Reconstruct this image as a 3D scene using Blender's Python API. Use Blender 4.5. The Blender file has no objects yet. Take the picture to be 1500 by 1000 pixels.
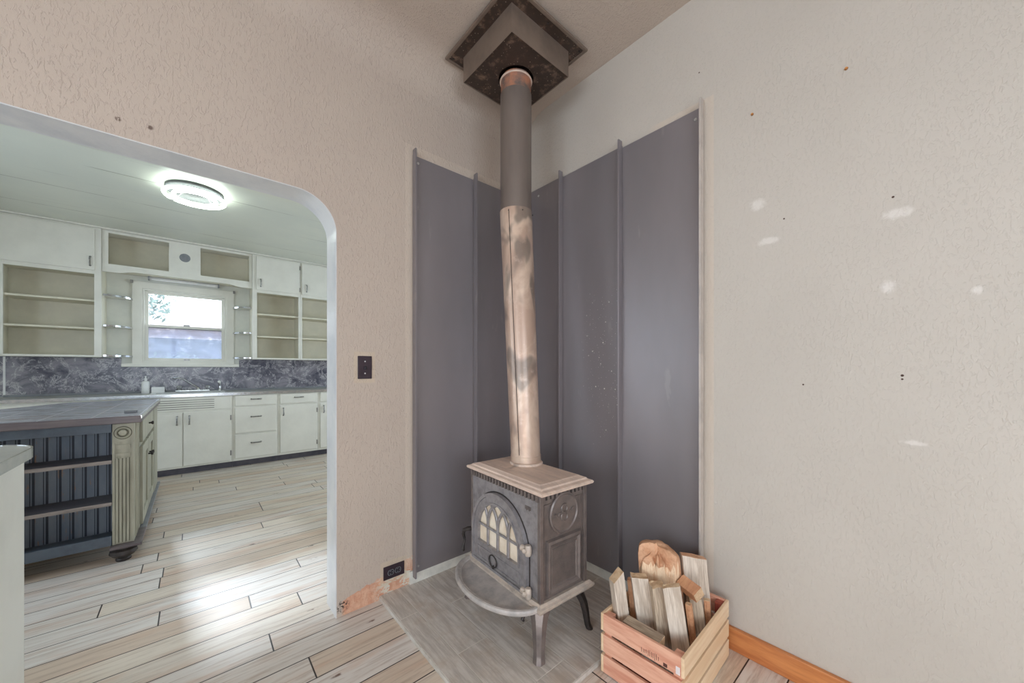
import bpy, bmesh, math, random
from mathutils import Vector, Matrix
random.seed(7)
SC = bpy.context.scene
COL = SC.collection
PI = math.pi
rad = math.radians

# ------------------------------------------------------------------ camera
cam = bpy.data.cameras.new('camera'); cam_o = bpy.data.objects.new('camera', cam); COL.objects.link(cam_o)
cam.sensor_width = 36; cam.lens = 535 / 1500 * 36; cam.shift_y = 40 / 1500; cam.clip_start = .02; cam.clip_end = 200
YAW = math.atan2(615, 535.35)
cam_o.location = (-1.75, -1.881, 1.2); cam_o.rotation_euler = (PI / 2, 0, YAW - PI / 2)
SC.camera = cam_o
SC.view_settings.view_transform = 'Standard'; SC.view_settings.look = 'None'
SC.view_settings.gamma = 1; SC.view_settings.use_curve_mapping = False
SC.view_settings.exposure = 0.25

# ------------------------------------------------------------------ light
W = bpy.data.worlds.new('sky'); SC.world = W; W.use_nodes = True
bg = W.node_tree.nodes['Background']; bg.inputs[0].default_value = (.74, .87, 1.0, 1); bg.inputs[1].default_value = 6.3
def lamp(name, kind, loc, energy, color=(1, 1, 1), **kw):
    d = bpy.data.lights.new(name, kind); d.energy = energy; d.color = color
    o = bpy.data.objects.new(name, d); COL.objects.link(o); o.location = loc
    for k, v in kw.items():
        if k != 'aim': setattr(d, k, v)
    if 'aim' in kw: o.rotation_euler = Vector(kw['aim']).to_track_quat('-Z', 'Y').to_euler()
    return o
lamp('sun', 'SUN', (-3, 10, 6), 3.6, (.80, .90, 1), angle=rad(2.5), aim=(.115, -1, -.494))
lamp('living_room_fill', 'POINT', (-2.4, -2.5, .7), 31, (1, .95, .90), shadow_soft_size=.4)  # added fill light behind the camera, no fixture stands there
def portal(name, loc, aim, sx, sy):
    o = lamp(name, 'AREA', loc, 1, shape='RECTANGLE', size=sx, size_y=sy, aim=aim); o.data.cycles.is_portal = True
portal('daylight_kitchen_sink', (-1.82, 4.36, 1.71), (0, -1, 0), .80, .90)
portal('daylight_kitchen_side', (-4.28, 1.3, 1.4), (1, 0, 0), 1.4, 1.7)
portal('fill_kitchen_right', (1.68, 1.9, 1.45), (-1, 0, 0), 1.8, 1.7)  # portal of the added, unseen window that brightens the kitchen
portal('daylight_living_side', (-4.68, -2.4, 1.4), (1, 0, 0), 2.4, 1.6)
portal('daylight_living_rear', (-2.2, -4.38, 1.4), (0, 1, 0), 2.4, 1.6)

# ------------------------------------------------------------------ materials
def lin(c):
    return tuple(((v / 255) / 12.92 if v / 255 <= .04045 else ((v / 255 + .055) / 1.055) ** 2.4) for v in c) + (1,)
class NT:
    def __init__(s, name):
        s.m = bpy.data.materials.new(name); s.m.use_nodes = True; s.t = s.m.node_tree
        s.b = s.t.nodes['Principled BSDF']; s.out = s.t.nodes['Material Output']; s._o = None
    def n(s, typ, **kw):
        x = s.t.nodes.new(typ)
        for k, v in kw.items(): setattr(x, k, v)
        return x
    def put(s, sock, v):
        if hasattr(v, 'is_output') or isinstance(v, bpy.types.NodeSocket): s.t.links.new(v, sock)
        else: sock.default_value = v
    def obj(s):
        if s._o is None: s._o = s.n('ShaderNodeTexCoord').outputs['Object']
        return s._o
    def xyz(s):
        x = s.n('ShaderNodeSeparateXYZ'); s.put(x.inputs[0], s.obj()); return x.outputs
    def math(s, op, a, b=0.0, c=0.0, clamp=False):
        x = s.n('ShaderNodeMath', operation=op, use_clamp=clamp)
        s.put(x.inputs[0], a); s.put(x.inputs[1], b); s.put(x.inputs[2], c); return x.outputs[0]
    def comb(s, x, y, z):
        c = s.n('ShaderNodeCombineXYZ')
        for i, v in enumerate((x, y, z)): s.put(c.inputs[i], v)
        return c.outputs[0]
    def noise(s, scale, detail=3, rough=.5, vec=None, sc=(1, 1, 1), off=(0, 0, 0), dist=0.0):
        mp = s.n('ShaderNodeMapping'); s.put(mp.inputs['Vector'], vec if vec is not None else s.obj())
        mp.inputs['Scale'].default_value = sc; mp.inputs['Location'].default_value = off
        x = s.n('ShaderNodeTexNoise'); x.inputs['Scale'].default_value = scale; x.inputs['Detail'].default_value = detail
        x.inputs['Roughness'].default_value = rough; x.inputs['Distortion'].default_value = dist
        s.put(x.inputs['Vector'], mp.outputs[0]); return x.outputs[0]
    def voro(s, scale, vec=None, sc=(1, 1, 1), feat='F1', rnd=1.0):
        mp = s.n('ShaderNodeMapping'); s.put(mp.inputs['Vector'], vec if vec is not None else s.obj()); mp.inputs['Scale'].default_value = sc
        x = s.n('ShaderNodeTexVoronoi', feature=feat); x.inputs['Scale'].default_value = scale; x.inputs['Randomness'].default_value = rnd
        s.put(x.inputs['Vector'], mp.outputs[0]); return x
    def wn(s, vec):
        x = s.n('ShaderNodeTexWhiteNoise', noise_dimensions='3D'); s.put(x.inputs['Vector'], vec); return x.outputs
    def ramp(s, f, stops, interp='LINEAR'):
        x = s.n('ShaderNodeValToRGB'); s.put(x.inputs[0], f); r = x.color_ramp; r.interpolation = interp
        while len(r.elements) < len(stops): r.elements.new(.5)
        for e, (p, c) in zip(r.elements, stops): e.position = p; e.color = c if len(c) == 4 else lin(c)
        return x.outputs[0]
    def step(s, f, lo, hi):
        x = s.n('ShaderNodeMapRange', interpolation_type='SMOOTHSTEP'); s.put(x.inputs[0], f)
        x.inputs[1].default_value = lo; x.inputs[2].default_value = hi; return x.outputs[0]
    def mix(s, f, a, b, mode='MIX'):
        x = s.n('ShaderNodeMix', data_type='RGBA', blend_type=mode); s.put(x.inputs[0], f)
        for i, v in ((6, a), (7, b)): s.put(x.inputs[i], lin(v) if isinstance(v, tuple) and len(v) == 3 else v)
        return x.outputs[2]
    def fin(s, col=None, rough=.5, metal=0.0, bump=None, dist=.002, strength=1.0, spec=None, emit=None, es=0):
        if col is not None: s.put(s.b.inputs['Base Color'], lin(col) if isinstance(col, tuple) and len(col) == 3 else col)
        s.put(s.b.inputs['Roughness'], rough); s.put(s.b.inputs['Metallic'], metal)
        if spec is not None: s.b.inputs['Specular IOR Level'].default_value = spec
        if bump is not None:
            b = s.n('ShaderNodeBump'); b.inputs['Distance'].default_value = dist; b.inputs['Strength'].default_value = strength
            s.put(b.inputs['Height'], bump); s.put(s.b.inputs['Normal'], b.outputs[0])
        if emit: s.b.inputs['Emission Color'].default_value = lin(emit); s.b.inputs['Emission Strength'].default_value = es
        return s.m
def painted(name, c, c2, rough=.45, scale=6, bump=.0006, metal=0.0, sc=(1, 1, 1)):
    t = NT(name); n = t.noise(scale, 5, .6, sc=sc)
    return t.fin(t.mix(t.step(n, .35, .7), c, c2), rough, metal, bump=t.noise(scale * 8, 3, sc=sc), dist=bump)
def wood(name, c, c2, axis=0, rough=.6, scale=14, knots=None, stretch=9, bump=.0006):
    t = NT(name); sc = [1, 1, 1]; sc[axis] = 1 / stretch; sc = tuple(sc)
    oi = t.n('ShaderNodeObjectInfo').outputs['Random']
    v = t.n('ShaderNodeVectorMath', operation='ADD'); t.put(v.inputs[0], t.obj()); t.put(v.inputs[1], t.comb(t.math('MULTIPLY', oi, 7), oi, t.math('MULTIPLY', oi, 3)))
    g = t.noise(scale, 6, .65, vec=v.outputs[0], sc=sc, dist=.6); f = t.noise(scale * 6, 3, .6, vec=v.outputs[0], sc=sc)
    h = t.math('MULTIPLY_ADD', f, .4, t.math('MULTIPLY', g, .6))
    col = t.mix(t.step(h, .36, .62), c2, c)
    if knots:
        d = t.voro(5, vec=v.outputs[0], sc=(1, 1, 1)).outputs['Distance']
        col = t.mix(t.math('SUBTRACT', 1.0, t.step(d, .05, .13)), col, knots)
    return t.fin(col, rough, bump=h, dist=bump)

WALL = (194, 178, 164)
def plaster_bump(t, sc=(1, 1, 1), k=105):
    a = t.step(t.noise(k, 3, .55, sc=sc, dist=.8), .50, .66); b = t.noise(9, 3, .5)
    c = t.noise(170, 2)
    return t.math('ADD', t.math('MULTIPLY', a, t.math('MULTIPLY_ADD', b, 1.1, .15)), t.math('MULTIPLY', c, .16))
def plaster(name, sc, extra=None, base=WALL, k=104, st=.55):
    t = NT(name); n = t.noise(1.3, 4, .6)
    col = t.mix(t.step(n, .3, .72), base, tuple(int(v * .97) for v in base))
    if extra: col = extra(t, col)
    return t.fin(col, .55, bump=plaster_bump(t, sc, k), dist=.004, strength=st, spec=.3)
def arch_extra(t, col):
    X, Y, Z = t.xyz()
    # bare, unpainted plaster where the baseboard was taken away
    n = t.noise(9, 4, .7); edge = t.math('ADD', t.math('MULTIPLY_ADD', X, .30, .425), t.math('MULTIPLY', t.math('SUBTRACT', n, .5), .12))
    m = t.math('MULTIPLY', t.step(t.math('SUBTRACT', edge, Z), -.004, .004), t.math('MULTIPLY', t.step(X, -1.215, -1.195), t.step(Y, .02, .0)))
    bare = t.mix(t.step(t.noise(24, 4, .7), .35, .7), (205, 150, 122), (222, 178, 150))
    w = t.math('MULTIPLY', t.step(t.noise(13, 4, .7, sc=(.6, 1, 1.4), off=(3, 1, 2)), .50, .53), t.step(X, -1.08, -.98))
    bare = t.mix(w, bare, (214, 206, 190))
    col = t.mix(m, col, bare)
    d = t.n('ShaderNodeVectorMath', operation='DISTANCE'); t.put(d.inputs[0], t.comb(X, 0.0, Z)); d.inputs[1].default_value = (-1.205, 0, .045)
    k = t.math('MULTIPLY', t.step(d.outputs['Value'], .04, .015), t.step(t.noise(90, 3, .7), .48, .56))
    col = t.mix(k, col, (60, 50, 45))
    # paler unpainted rims round the sheet metal and the plates
    rim = t.math('MULTIPLY', t.step(X, -.885, -.88), t.math('MULTIPLY', t.step(Z, 2.436, 2.43), t.step(Z, .1, .12)))
    col = t.mix(t.math('MULTIPLY', rim, .3), col, (218, 202, 184))
    for (cx, cz, hx, hz) in ((-1.1, 1.207, .052, .078), (-.9475, .127, .072, .06)):
        q = t.math('MULTIPLY', t.step(t.math('ABSOLUTE', t.math('SUBTRACT', X, cx)), hx + .002, hx - .002), t.step(t.math('ABSOLUTE', t.math('SUBTRACT', Z, cz)), hz + .002, hz - .002))
        col = t.mix(t.math('MULTIPLY', q, .45), col, (205, 186, 160))
    for (cx, cz) in ((-1.952, 2.08), (-1.871, 2.084)):
        d = t.n('ShaderNodeVectorMath', operation='DISTANCE'); t.put(d.inputs[0], t.comb(X, 0.0, Z)); d.inputs[1].default_value = (cx, 0, cz)
        col = t.mix(t.math('MULTIPLY', t.step(d.outputs['Value'], .011, .004), t.step(t.noise(120, 2), .38, .5)), col, (110, 92, 82))
    return col
def right_extra(t, col):
    X, Y, Z = t.xyz(); n = t.math('MULTIPLY', t.math('SUBTRACT', t.noise(26, 4, .7), .5), 1.1)
    for (cy, cz, ry, rz) in ((-1.41, 1.876, .026, .02), (-1.805, 1.712, .032, .017), (-1.448, 1.716, .034, .014), (-1.785, 1.473, .018, .02), (-1.845, .96, .03, .008), (-1.97, 1.433, .01, .012)):
        q = t.math('SQRT', t.math('ADD', t.math('POWER', t.math('DIVIDE', t.math('SUBTRACT', Y, cy), ry), 2), t.math('POWER', t.math('DIVIDE', t.math('SUBTRACT', Z, cz), rz), 2)))
        col = t.mix(t.math('MULTIPLY', t.step(t.math('ADD', q, t.math('MULTIPLY', n, 2.2)), 1.35, .45), .36), col, (248, 242, 236))
    for (cy, cz, r) in ((-1.818, 1.178, .004), (-1.818, 1.166, .003), (-1.5, 1.79, .003), (-1.56, 1.14, .003), (-1.797, 1.77, .0035), (-1.18, 2.56, .003)):
        q = t.n('ShaderNodeVectorMath', operation='DISTANCE'); t.put(q.inputs[0], t.comb(0.0, Y, Z)); q.inputs[1].default_value = (0, cy, cz)
        col = t.mix(t.step(q.outputs['Value'], r * 1.3, r * .7), col, (70, 45, 35))
    rim = t.math('MULTIPLY', t.step(Y, -1.245, -1.24), t.math('MULTIPLY', t.step(Z, 2.43, 2.42), t.step(Y, -.9, -1.0)))
    col = t.mix(t.math('MULTIPLY', rim, .35), col, (222, 200, 178))
    return col
M_ARCH = plaster('plaster_arch_wall', (1, 1, .38), arch_extra)
M_RIGHT = plaster('plaster_right_wall', (1, .9, .45), right_extra, (200, 191, 180), 125, .34)
M_WALL = plaster('plaster', (1, 1, .5))
M_CEIL = plaster('plaster_ceiling', (1, 1, .38), None, (194, 178, 164))
M_JAMB = painted('white_gloss_paint', (216, 215, 214), (200, 201, 203), .3, 7)
M_KWALL = painted('kitchen_wall_paint', (222, 222, 212), (213, 214, 205), .45)
M_KCAB = painted('cabinet_white_paint', (232, 230, 220), (224, 222, 212), .38, 4)
M_KIN = painted('cabinet_inside_paint', (226, 220, 200), (214, 209, 190), .5, 4)
def kceil():
    t = NT('board_ceiling_paint'); X, Y, Z = t.xyz()
    f = t.math('FRACT', t.math('DIVIDE', t.math('ADD', Y, .2), .62)); e = t.math('MINIMUM', f, t.math('SUBTRACT', 1.0, f))
    crack = t.math('MULTIPLY', t.step(e, .008, .003), t.step(t.noise(1.4, 3, .6, sc=(1, 3, 1)), .42, .56))
    e2 = t.math('MULTIPLY', t.step(t.noise(2, 2, .5, sc=(.6, 30, 1)), .71, .73), .35)
    col = t.mix(t.step(t.noise(2, 4), .3, .7), (222, 224, 211), (214, 217, 206))
    return t.fin(t.mix(t.math('MAXIMUM', crack, e2), col, (150, 146, 134)), .42, bump=t.math('MULTIPLY', crack, -1.0), dist=.003)
M_KCEIL = kceil()
def floor_mat():
    t = NT('wood_look_floor_planks'); X, Y, Z = t.xyz(); PW, PL = .134, 1.22
    u = t.math('DIVIDE', t.math('SUBTRACT', Y, .089), PW); r = t.math('FLOOR', u); fy = t.math('FRACT', u)
    off = t.wn(t.comb(r, 3.0, 1.0))[0]
    xs = t.math('DIVIDE', t.math('MULTIPLY_ADD', off, PL, X), PL); c = t.math('FLOOR', xs); fx = t.math('FRACT', xs)
    w = t.wn(t.comb(r, c, 5.0)); rnd = w[0]
    ey = t.math('MULTIPLY', t.math('MINIMUM', fy, t.math('SUBTRACT', 1.0, fy)), PW); ex = t.math('MULTIPLY', t.math('MINIMUM', fx, t.math('SUBTRACT', 1.0, fx)), PL)
    seam = t.math('MAXIMUM', t.step(ey, .0030, .0017), t.step(ex, .0034, .002))
    pv = t.comb(t.math('MULTIPLY_ADD', rnd, 9, X), t.math('MULTIPLY_ADD', rnd, 5, Y), 0.0)
    g = t.noise(10, 6, .68, vec=pv, sc=(.35, 6, 1), dist=.5); big = t.noise(3.2, 4, .6, vec=pv, sc=(.6, 3, 1))
    tone = t.ramp(rnd, [(0, (224, 216, 208)), (.4, (216, 206, 196)), (.7, (222, 208, 190)), (1, (208, 186, 166))])
    tone = t.mix(t.math('MULTIPLY', t.step(big, .46, .72), .6), tone, (204, 166, 138))
    col = t.mix(t.math('MULTIPLY', t.step(g, .54, .34), .5), tone, (163, 136, 116))
    kd = t.voro(3.3, vec=pv, sc=(.8, 3.2, 1)).outputs['Distance']
    col = t.mix(t.math('MULTIPLY', t.step(kd, .11, .03), t.step(t.noise(30, 3, vec=pv), .4, .55)), col, (112, 86, 72))
    col = t.mix(seam, col, (52, 42, 38))
    h = t.math('SUBTRACT', t.math('MULTIPLY', g, .25), seam)
    return t.fin(col, t.math('MULTIPLY_ADD', g, .10, .40), bump=h, dist=.0016, strength=.6, spec=.5)
M_FLOOR = floor_mat()
def hearth_mat():
    t = NT('grey_wood_look_tile'); X, Y, Z = t.xyz(); PW, PL = .155, .61
    u = t.math('DIVIDE', t.math('ADD', X, .93), PW); r = t.math('FLOOR', u); fx = t.math('FRACT', u)
    off = t.wn(t.comb(r, 2.0, 8.0))[0]
    yy = t.math('DIVIDE', t.math('MULTIPLY_ADD', off, PL, Y), PL); c = t.math('FLOOR', yy); fy = t.math('FRACT', yy); rnd = t.wn(t.comb(r, c, 2.0))[0]
    e1 = t.math('MULTIPLY', t.math('MINIMUM', fx, t.math('SUBTRACT', 1.0, fx)), PW); e2 = t.math('MULTIPLY', t.math('MINIMUM', fy, t.math('SUBTRACT', 1.0, fy)), PL)
    seam = t.math('MAXIMUM', t.step(e1, .0024, .0012), t.step(e2, .0024, .0012))
    pv = t.comb(t.math('MULTIPLY_ADD', rnd, 5, X), t.math('MULTIPLY_ADD', rnd, 3, Y), 0.0)
    g = t.noise(9, 6, .7, vec=pv, sc=(5, .45, 1), dist=.15); b = t.noise(7, 5, .7, vec=pv)
    col = t.mix(t.step(g, .36, .64), (184, 174, 164), (216, 208, 199)); col = t.mix(t.math('MULTIPLY', t.step(b, .45, .7), .45), col, (184, 162, 140))
    d = t.noise(4, 4, .6, off=(3, 4, 0)); col = t.mix(t.math('MULTIPLY', t.step(d, .6, .75), .35), col, (150, 110, 84))
    return t.fin(t.mix(seam, col, (220, 212, 200)), .42, bump=t.math('SUBTRACT', t.math('MULTIPLY', g, .4), seam), dist=.0012)
M_HEARTH = hearth_mat()
M_TILE_EDGE = painted('tile_edge', (206, 200, 192), (186, 178, 168), .5, 20)
def steel_mat(name, spots=False):
    t = NT(name); n = t.noise(2.2, 4, .55, sc=(1, 1, .35)); f = t.noise(60, 3, .6, sc=(1, 1, .2))
    col = t.mix(t.step(n, .3, .7), (144, 136, 138), (132, 126, 128))
    s = t.noise(9, 5, .6, sc=(1, 1, .25), off=(4, 2, 7)); col = t.mix(t.math('MULTIPLY', t.step(s, .66, .7), .25), col, (165, 158, 152))
    if spots:
        X, Y, Z = t.xyz(); v = t.voro(34); d = v.outputs['Distance']; rn = t.wn(v.outputs['Position'])[0]
        reg = t.math('MULTIPLY', t.math('MULTIPLY', t.step(Y, -.5, -.62), t.step(Y, -.80, -.78)), t.math('MULTIPLY', t.step(Z, .7, 1.0), t.step(Z, 1.72, 1.5)))
        m = t.math('MULTIPLY', t.math('MULTIPLY', t.step(d, .17, .08), t.step(rn, .55, .57)), reg)
        v2 = t.voro(90); m2 = t.math('MULTIPLY', t.math('MULTIPLY', t.step(v2.outputs['Distance'], .2, .1), t.step(t.wn(v2.outputs['Position'])[0], .6, .62)), t.math('MULTIPLY', reg, .6))
        col = t.mix(t.math('MAXIMUM', m, m2), col, (232, 226, 216))
    return t.fin(col, t.math('MULTIPLY_ADD', f, .12, .33), .3, bump=n, dist=.002, strength=.4)
M_STEEL = steel_mat('grey_sheet_steel'); M_STEEL_S = steel_mat('grey_sheet_steel_spattered', True)
M_EDGE = painted('pale_steel_edge', (196, 184, 174), (176, 166, 158), .45, 12)
M_SCREW = painted('zinc_screw', (226, 224, 220), (190, 188, 186), .3, 60, metal=.7)
M_CEMENT = painted('bare_board_strip', (226, 222, 212), (206, 203, 194), .7, 14)
M_BASE = wood('orange_pine_baseboard', (212, 140, 84), (178, 104, 58), 1, .4, 9)
M_IRON = painted('cast_iron_grey', (128, 117, 112), (110, 101, 98), .36, 22, .0006, .4)
M_IRON_LIT = painted('cast_iron_lit_front', (160, 155, 156), (134, 130, 131), .36, 26, .0006, .4)  # same iron, lightened to paint in the daylight on the stove front
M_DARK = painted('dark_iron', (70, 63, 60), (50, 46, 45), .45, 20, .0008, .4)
def rusttop():
    t = NT('rusty_iron_top'); n = t.noise(9, 6, .7, sc=(2.4, .4, 1)); m = t.noise(26, 4, .7)
    col = t.mix(t.step(n, .35, .68), (230, 206, 188), (206, 183, 168)); col = t.mix(t.math('MULTIPLY', t.step(m, .5, .72), .5), col, (230, 206, 188))
    d = t.noise(5, 3, .6, off=(1, 6, 0)); col = t.mix(t.math('MULTIPLY', t.step(d, .64, .72), .6), col, (112, 96, 86))
    return t.fin(col, .55, .12, bump=m, dist=.0008)
M_RUST = rusttop()
M_LEDGE = painted('weathered_iron_ledge', (206, 190, 175), (176, 164, 154), .5, 24, .001, .2)
M_TRAY = painted('dusty_iron_tray', (198, 190, 184), (168, 163, 160), .45, 18, .001, .25)
M_GLASS_S = painted('smoked_stove_glass', (242, 228, 208), (222, 204, 180), .3, 12)
M_PIPE = painted('dark_stovepipe', (128, 116, 108), (112, 101, 95), .42, 5, .0004, .35, (1, 1, .3))
def burnt():
    t = NT('heat_burnt_stovepipe'); n = t.noise(5.5, 4, .55, sc=(1.4, 1.4, .8), off=(2, 1.3, .4), dist=.5); m = t.noise(14, 4, .6)
    col = t.mix(t.step(n, .35, .6), (216, 192, 172), (188, 160, 142)); X, Y, Z = t.xyz()
    up = t.math('MULTIPLY_ADD', Z, .16, .0); col = t.mix(t.math('MULTIPLY', t.step(t.math('ADD', t.noise(5, 2, .5, sc=(1.3, 1.3, .8), off=(5, 2, 1), dist=.6), t.math('MULTIPLY', up, .55)), .57, .70), .8), col, (124, 112, 103))
    col = t.mix(t.math('MULTIPLY', t.step(m, .55, .75), .4), col, (228, 200, 182))
    return t.fin(col, .36, .35)
M_BURNT = burnt()
M_RUSTPIPE = painted('rusted_pipe_end', (198, 136, 106), (112, 104, 100), .5, 13, .0005, .25)
M_BOX = painted('brown_support_box', (134, 117, 104), (114, 99, 88), .45, 6, .0006, .25)
def soot():
    t = NT('sooty_box_underside'); n = t.noise(16, 6, .7); s = t.voro(70)
    m = t.math('MULTIPLY', t.step(s.outputs['Distance'], .2, .1), t.step(t.wn(s.outputs['Position'])[0], .66, .68))
    col = t.mix(t.step(n, .5, .75), (66, 53, 46), (140, 114, 96))
    return t.fin(t.mix(t.math('MULTIPLY', m, .7), col, (190, 170, 150)), .5, .2, bump=n, dist=.002)
M_SOOT = soot()
M_PINK = wood('pink_stained_pine', (238, 186, 158), (212, 144, 118), 1, .5, 12, (168, 96, 70))
M_PINE = wood('pale_pine', (242, 214, 180), (228, 192, 152), 0, .5, 10, (176, 126, 84))
M_REDW = wood('red_stained_pine', (176, 92, 70), (140, 52, 42), 2, .55, 14)
M_EDGEW = wood('pink_slat_edge', (190, 130, 108), (170, 106, 86), 0, .55, 16)
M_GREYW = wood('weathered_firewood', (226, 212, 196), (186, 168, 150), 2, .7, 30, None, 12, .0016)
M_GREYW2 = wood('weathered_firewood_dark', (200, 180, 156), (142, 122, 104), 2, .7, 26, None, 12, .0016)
M_END = painted('sawn_wood_end', (222, 192, 156), (196, 160, 124), .7, 40)
M_ORANGE = wood('split_firewood', (246, 216, 182), (222, 176, 136), 2, .65, 34, None, 14, .004)
M_BARK = painted('orange_bark', (228, 180, 144), (198, 142, 104), .65, 14, .004)
M_FRESH = wood('fresh_cut_firewood', (218, 164, 124), (190, 132, 96), 0, .6, 20)
M_BLACK = painted('black_plastic', (40, 34, 44), (32, 28, 36), .35, 20)
M_BRONZE = painted('dark_bronze_plate', (62, 48, 56), (50, 38, 46), .4, 12, .0003, .3)
M_CHROME = painted('chrome', (205, 205, 205), (185, 187, 190), .2, 30, .0002, .9)
M_PULL = painted('worn_chrome_pull', (165, 163, 160), (120, 118, 116), .3, 60, .0003, .8)
def marble():
    t = NT('dark_marble_laminate'); v = t.noise(4.5, 7, .72, dist=.7, sc=(1, 1, 1.2)); w = t.noise(4.5, 7, .75, dist=1.0, off=(3, 2, 1))
    vein = t.math('SUBTRACT', 1.0, t.step(t.math('ABSOLUTE', t.math('SUBTRACT', w, .5)), .0, .022))
    col = t.mix(t.step(v, .36, .66), (72, 72, 88), (150, 146, 154))
    return t.fin(t.mix(t.math('MULTIPLY', vein, .7), col, (226, 222, 224)), .28)
M_MARBLE = marble()
M_COUNTER = painted('pale_laminate', (190, 190, 184), (172, 172, 168), .32, 9)
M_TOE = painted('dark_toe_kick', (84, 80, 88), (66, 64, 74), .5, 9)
M_SHADOW = painted('vent_slot', (110, 108, 100), (96, 95, 90), .6, 9)
M_GREEN = painted('distressed_sage_paint', (184, 181, 163), (156, 153, 136), .5, 20, .001, 0.0, (1, 1, .15))
M_GREEN_D = painted('sage_paint_groove', (112, 110, 92), (92, 90, 76), .6, 20)
def bluewood():
    t = NT('distressed_slate_blue_paint'); n = t.noise(12, 5, .65, sc=(1, 1, .25)); col = t.mix(t.step(n, .3, .7), (118, 129, 146), (140, 148, 160))
    w = t.noise(34, 4, .75, sc=(1, 1, .16), off=(2, 0, 5)); r = t.noise(6, 3, .6)
    return t.fin(t.mix(t.math('MULTIPLY', t.step(w, .57, .66), t.step(r, .44, .58)), col, (164, 130, 104)), .42, bump=n, dist=.001)
M_BLUE = bluewood()
M_RAIL = painted('slate_blue_rail', (92, 102, 114), (80, 88, 100), .4, 14, .0006)
M_BLUE_D = painted('beadboard_groove', (52, 57, 72), (44, 48, 62), .5, 9)
M_ISHELF = wood('shaded_shelf', (96, 92, 96), (74, 72, 80), 0, .45, 12)  # dark colour puts the shade on the shelf tops
M_SEDGE = wood('lit_shelf_edge', (168, 158, 152), (128, 118, 114), 0, .45, 14)  # paler copy paints the light on the shelf fronts
def istop():
    t = NT('slate_look_island_tile'); X, Y, Z = t.xyz(); n = t.noise(8, 6, .68, sc=(1, 2.4, 1), dist=1.0)
    col = t.mix(t.step(n, .35, .66), (136, 136, 146), (182, 182, 192)); col = t.mix(t.math('MULTIPLY', t.step(t.noise(5, 5, .7, off=(3, 1, 0)), .52, .66), .5), col, (140, 116, 114))
    f = t.math('FRACT', t.math('DIVIDE', t.math('ADD', X, 2.41), .2)); e = t.math('MINIMUM', f, t.math('SUBTRACT', 1.0, f))
    return t.fin(t.mix(t.step(e, .014, .008), col, (205, 205, 208)), .25, bump=n, dist=.001)
M_ISTOP = istop()
M_ISEDGE = wood('dark_mahogany_edge', (118, 106, 106), (92, 82, 86), 0, .35, 9)
M_TUBE = NT('lit_circline_tube').fin((255, 255, 255), .4, emit=(236, 250, 240), es=10)
M_PAN = painted('grey_lamp_pan', (74, 76, 78), (66, 68, 70), .6, 9)
M_WHITE = painted('white_enamel', (236, 236, 234), (224, 224, 222), .35, 9)
M_GREY = painted('grey_plastic', (140, 142, 146), (124, 126, 130), .45, 12)
def glass(name, dirt, c, scale):
    t = NT(name); n = t.noise(scale, 5, .7, sc=(1, 1, 1)); X, Y, Z = t.xyz()
    tr = t.n('ShaderNodeBsdfTransparent'); gl = t.n('ShaderNodeBsdfGlossy'); gl.inputs['Roughness'].default_value = .05
    tl = t.n('ShaderNodeBsdfTranslucent'); tl.inputs[0].default_value = lin(c)
    m1 = t.n('ShaderNodeMixShader'); t.put(m1.inputs[0], t.math('MULTIPLY', t.step(n, .1, .5), dirt)); t.put(tl.inputs[0], t.mix(t.step(t.noise(6, 5, .7, sc=(1, 1, 2), off=(1, 2, 3)), .36, .64), c, tuple(int(v * .8) for v in c))); t.put(m1.inputs[1], tr.outputs[0]); t.put(m1.inputs[2], tl.outputs[0])
    m2 = t.n('ShaderNodeMixShader'); m2.inputs[0].default_value = .05; t.put(m2.inputs[1], m1.outputs[0]); t.put(m2.inputs[2], gl.outputs[0])
    t.put(t.out.inputs[0], m2.outputs[0]); return t.m
M_PANE = glass('window_glass', .04, (240, 245, 250), 6); M_PANE_D = glass('hazy_window_glass', .58, (104, 110, 128), 9)
M_LEAF = painted('leaves', (92, 108, 96), (70, 86, 78), .6, 30)
M_TRUNK = painted('trunk_bark', (120, 104, 90), (96, 84, 74), .8, 14)
M_ROOF = painted('pale_shingle', (150, 132, 132), (134, 120, 122), .8, 14)
M_SIDING = painted('pale_siding', (104, 108, 122), (92, 96, 112), .7, 5)
M_GRASS = painted('dry_lawn', (96, 98, 92), (84, 88, 84), .9, 20)
M_MARK = painted('burnt_stamp', (92, 52, 42), (70, 40, 34), .7, 50)
M_STICK = painted('white_sticker', (236, 226, 224), (226, 214, 212), .5, 20)
M_ANCH = painted('orange_wall_plug', (206, 140, 70), (150, 96, 52), .5, 60)

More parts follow.
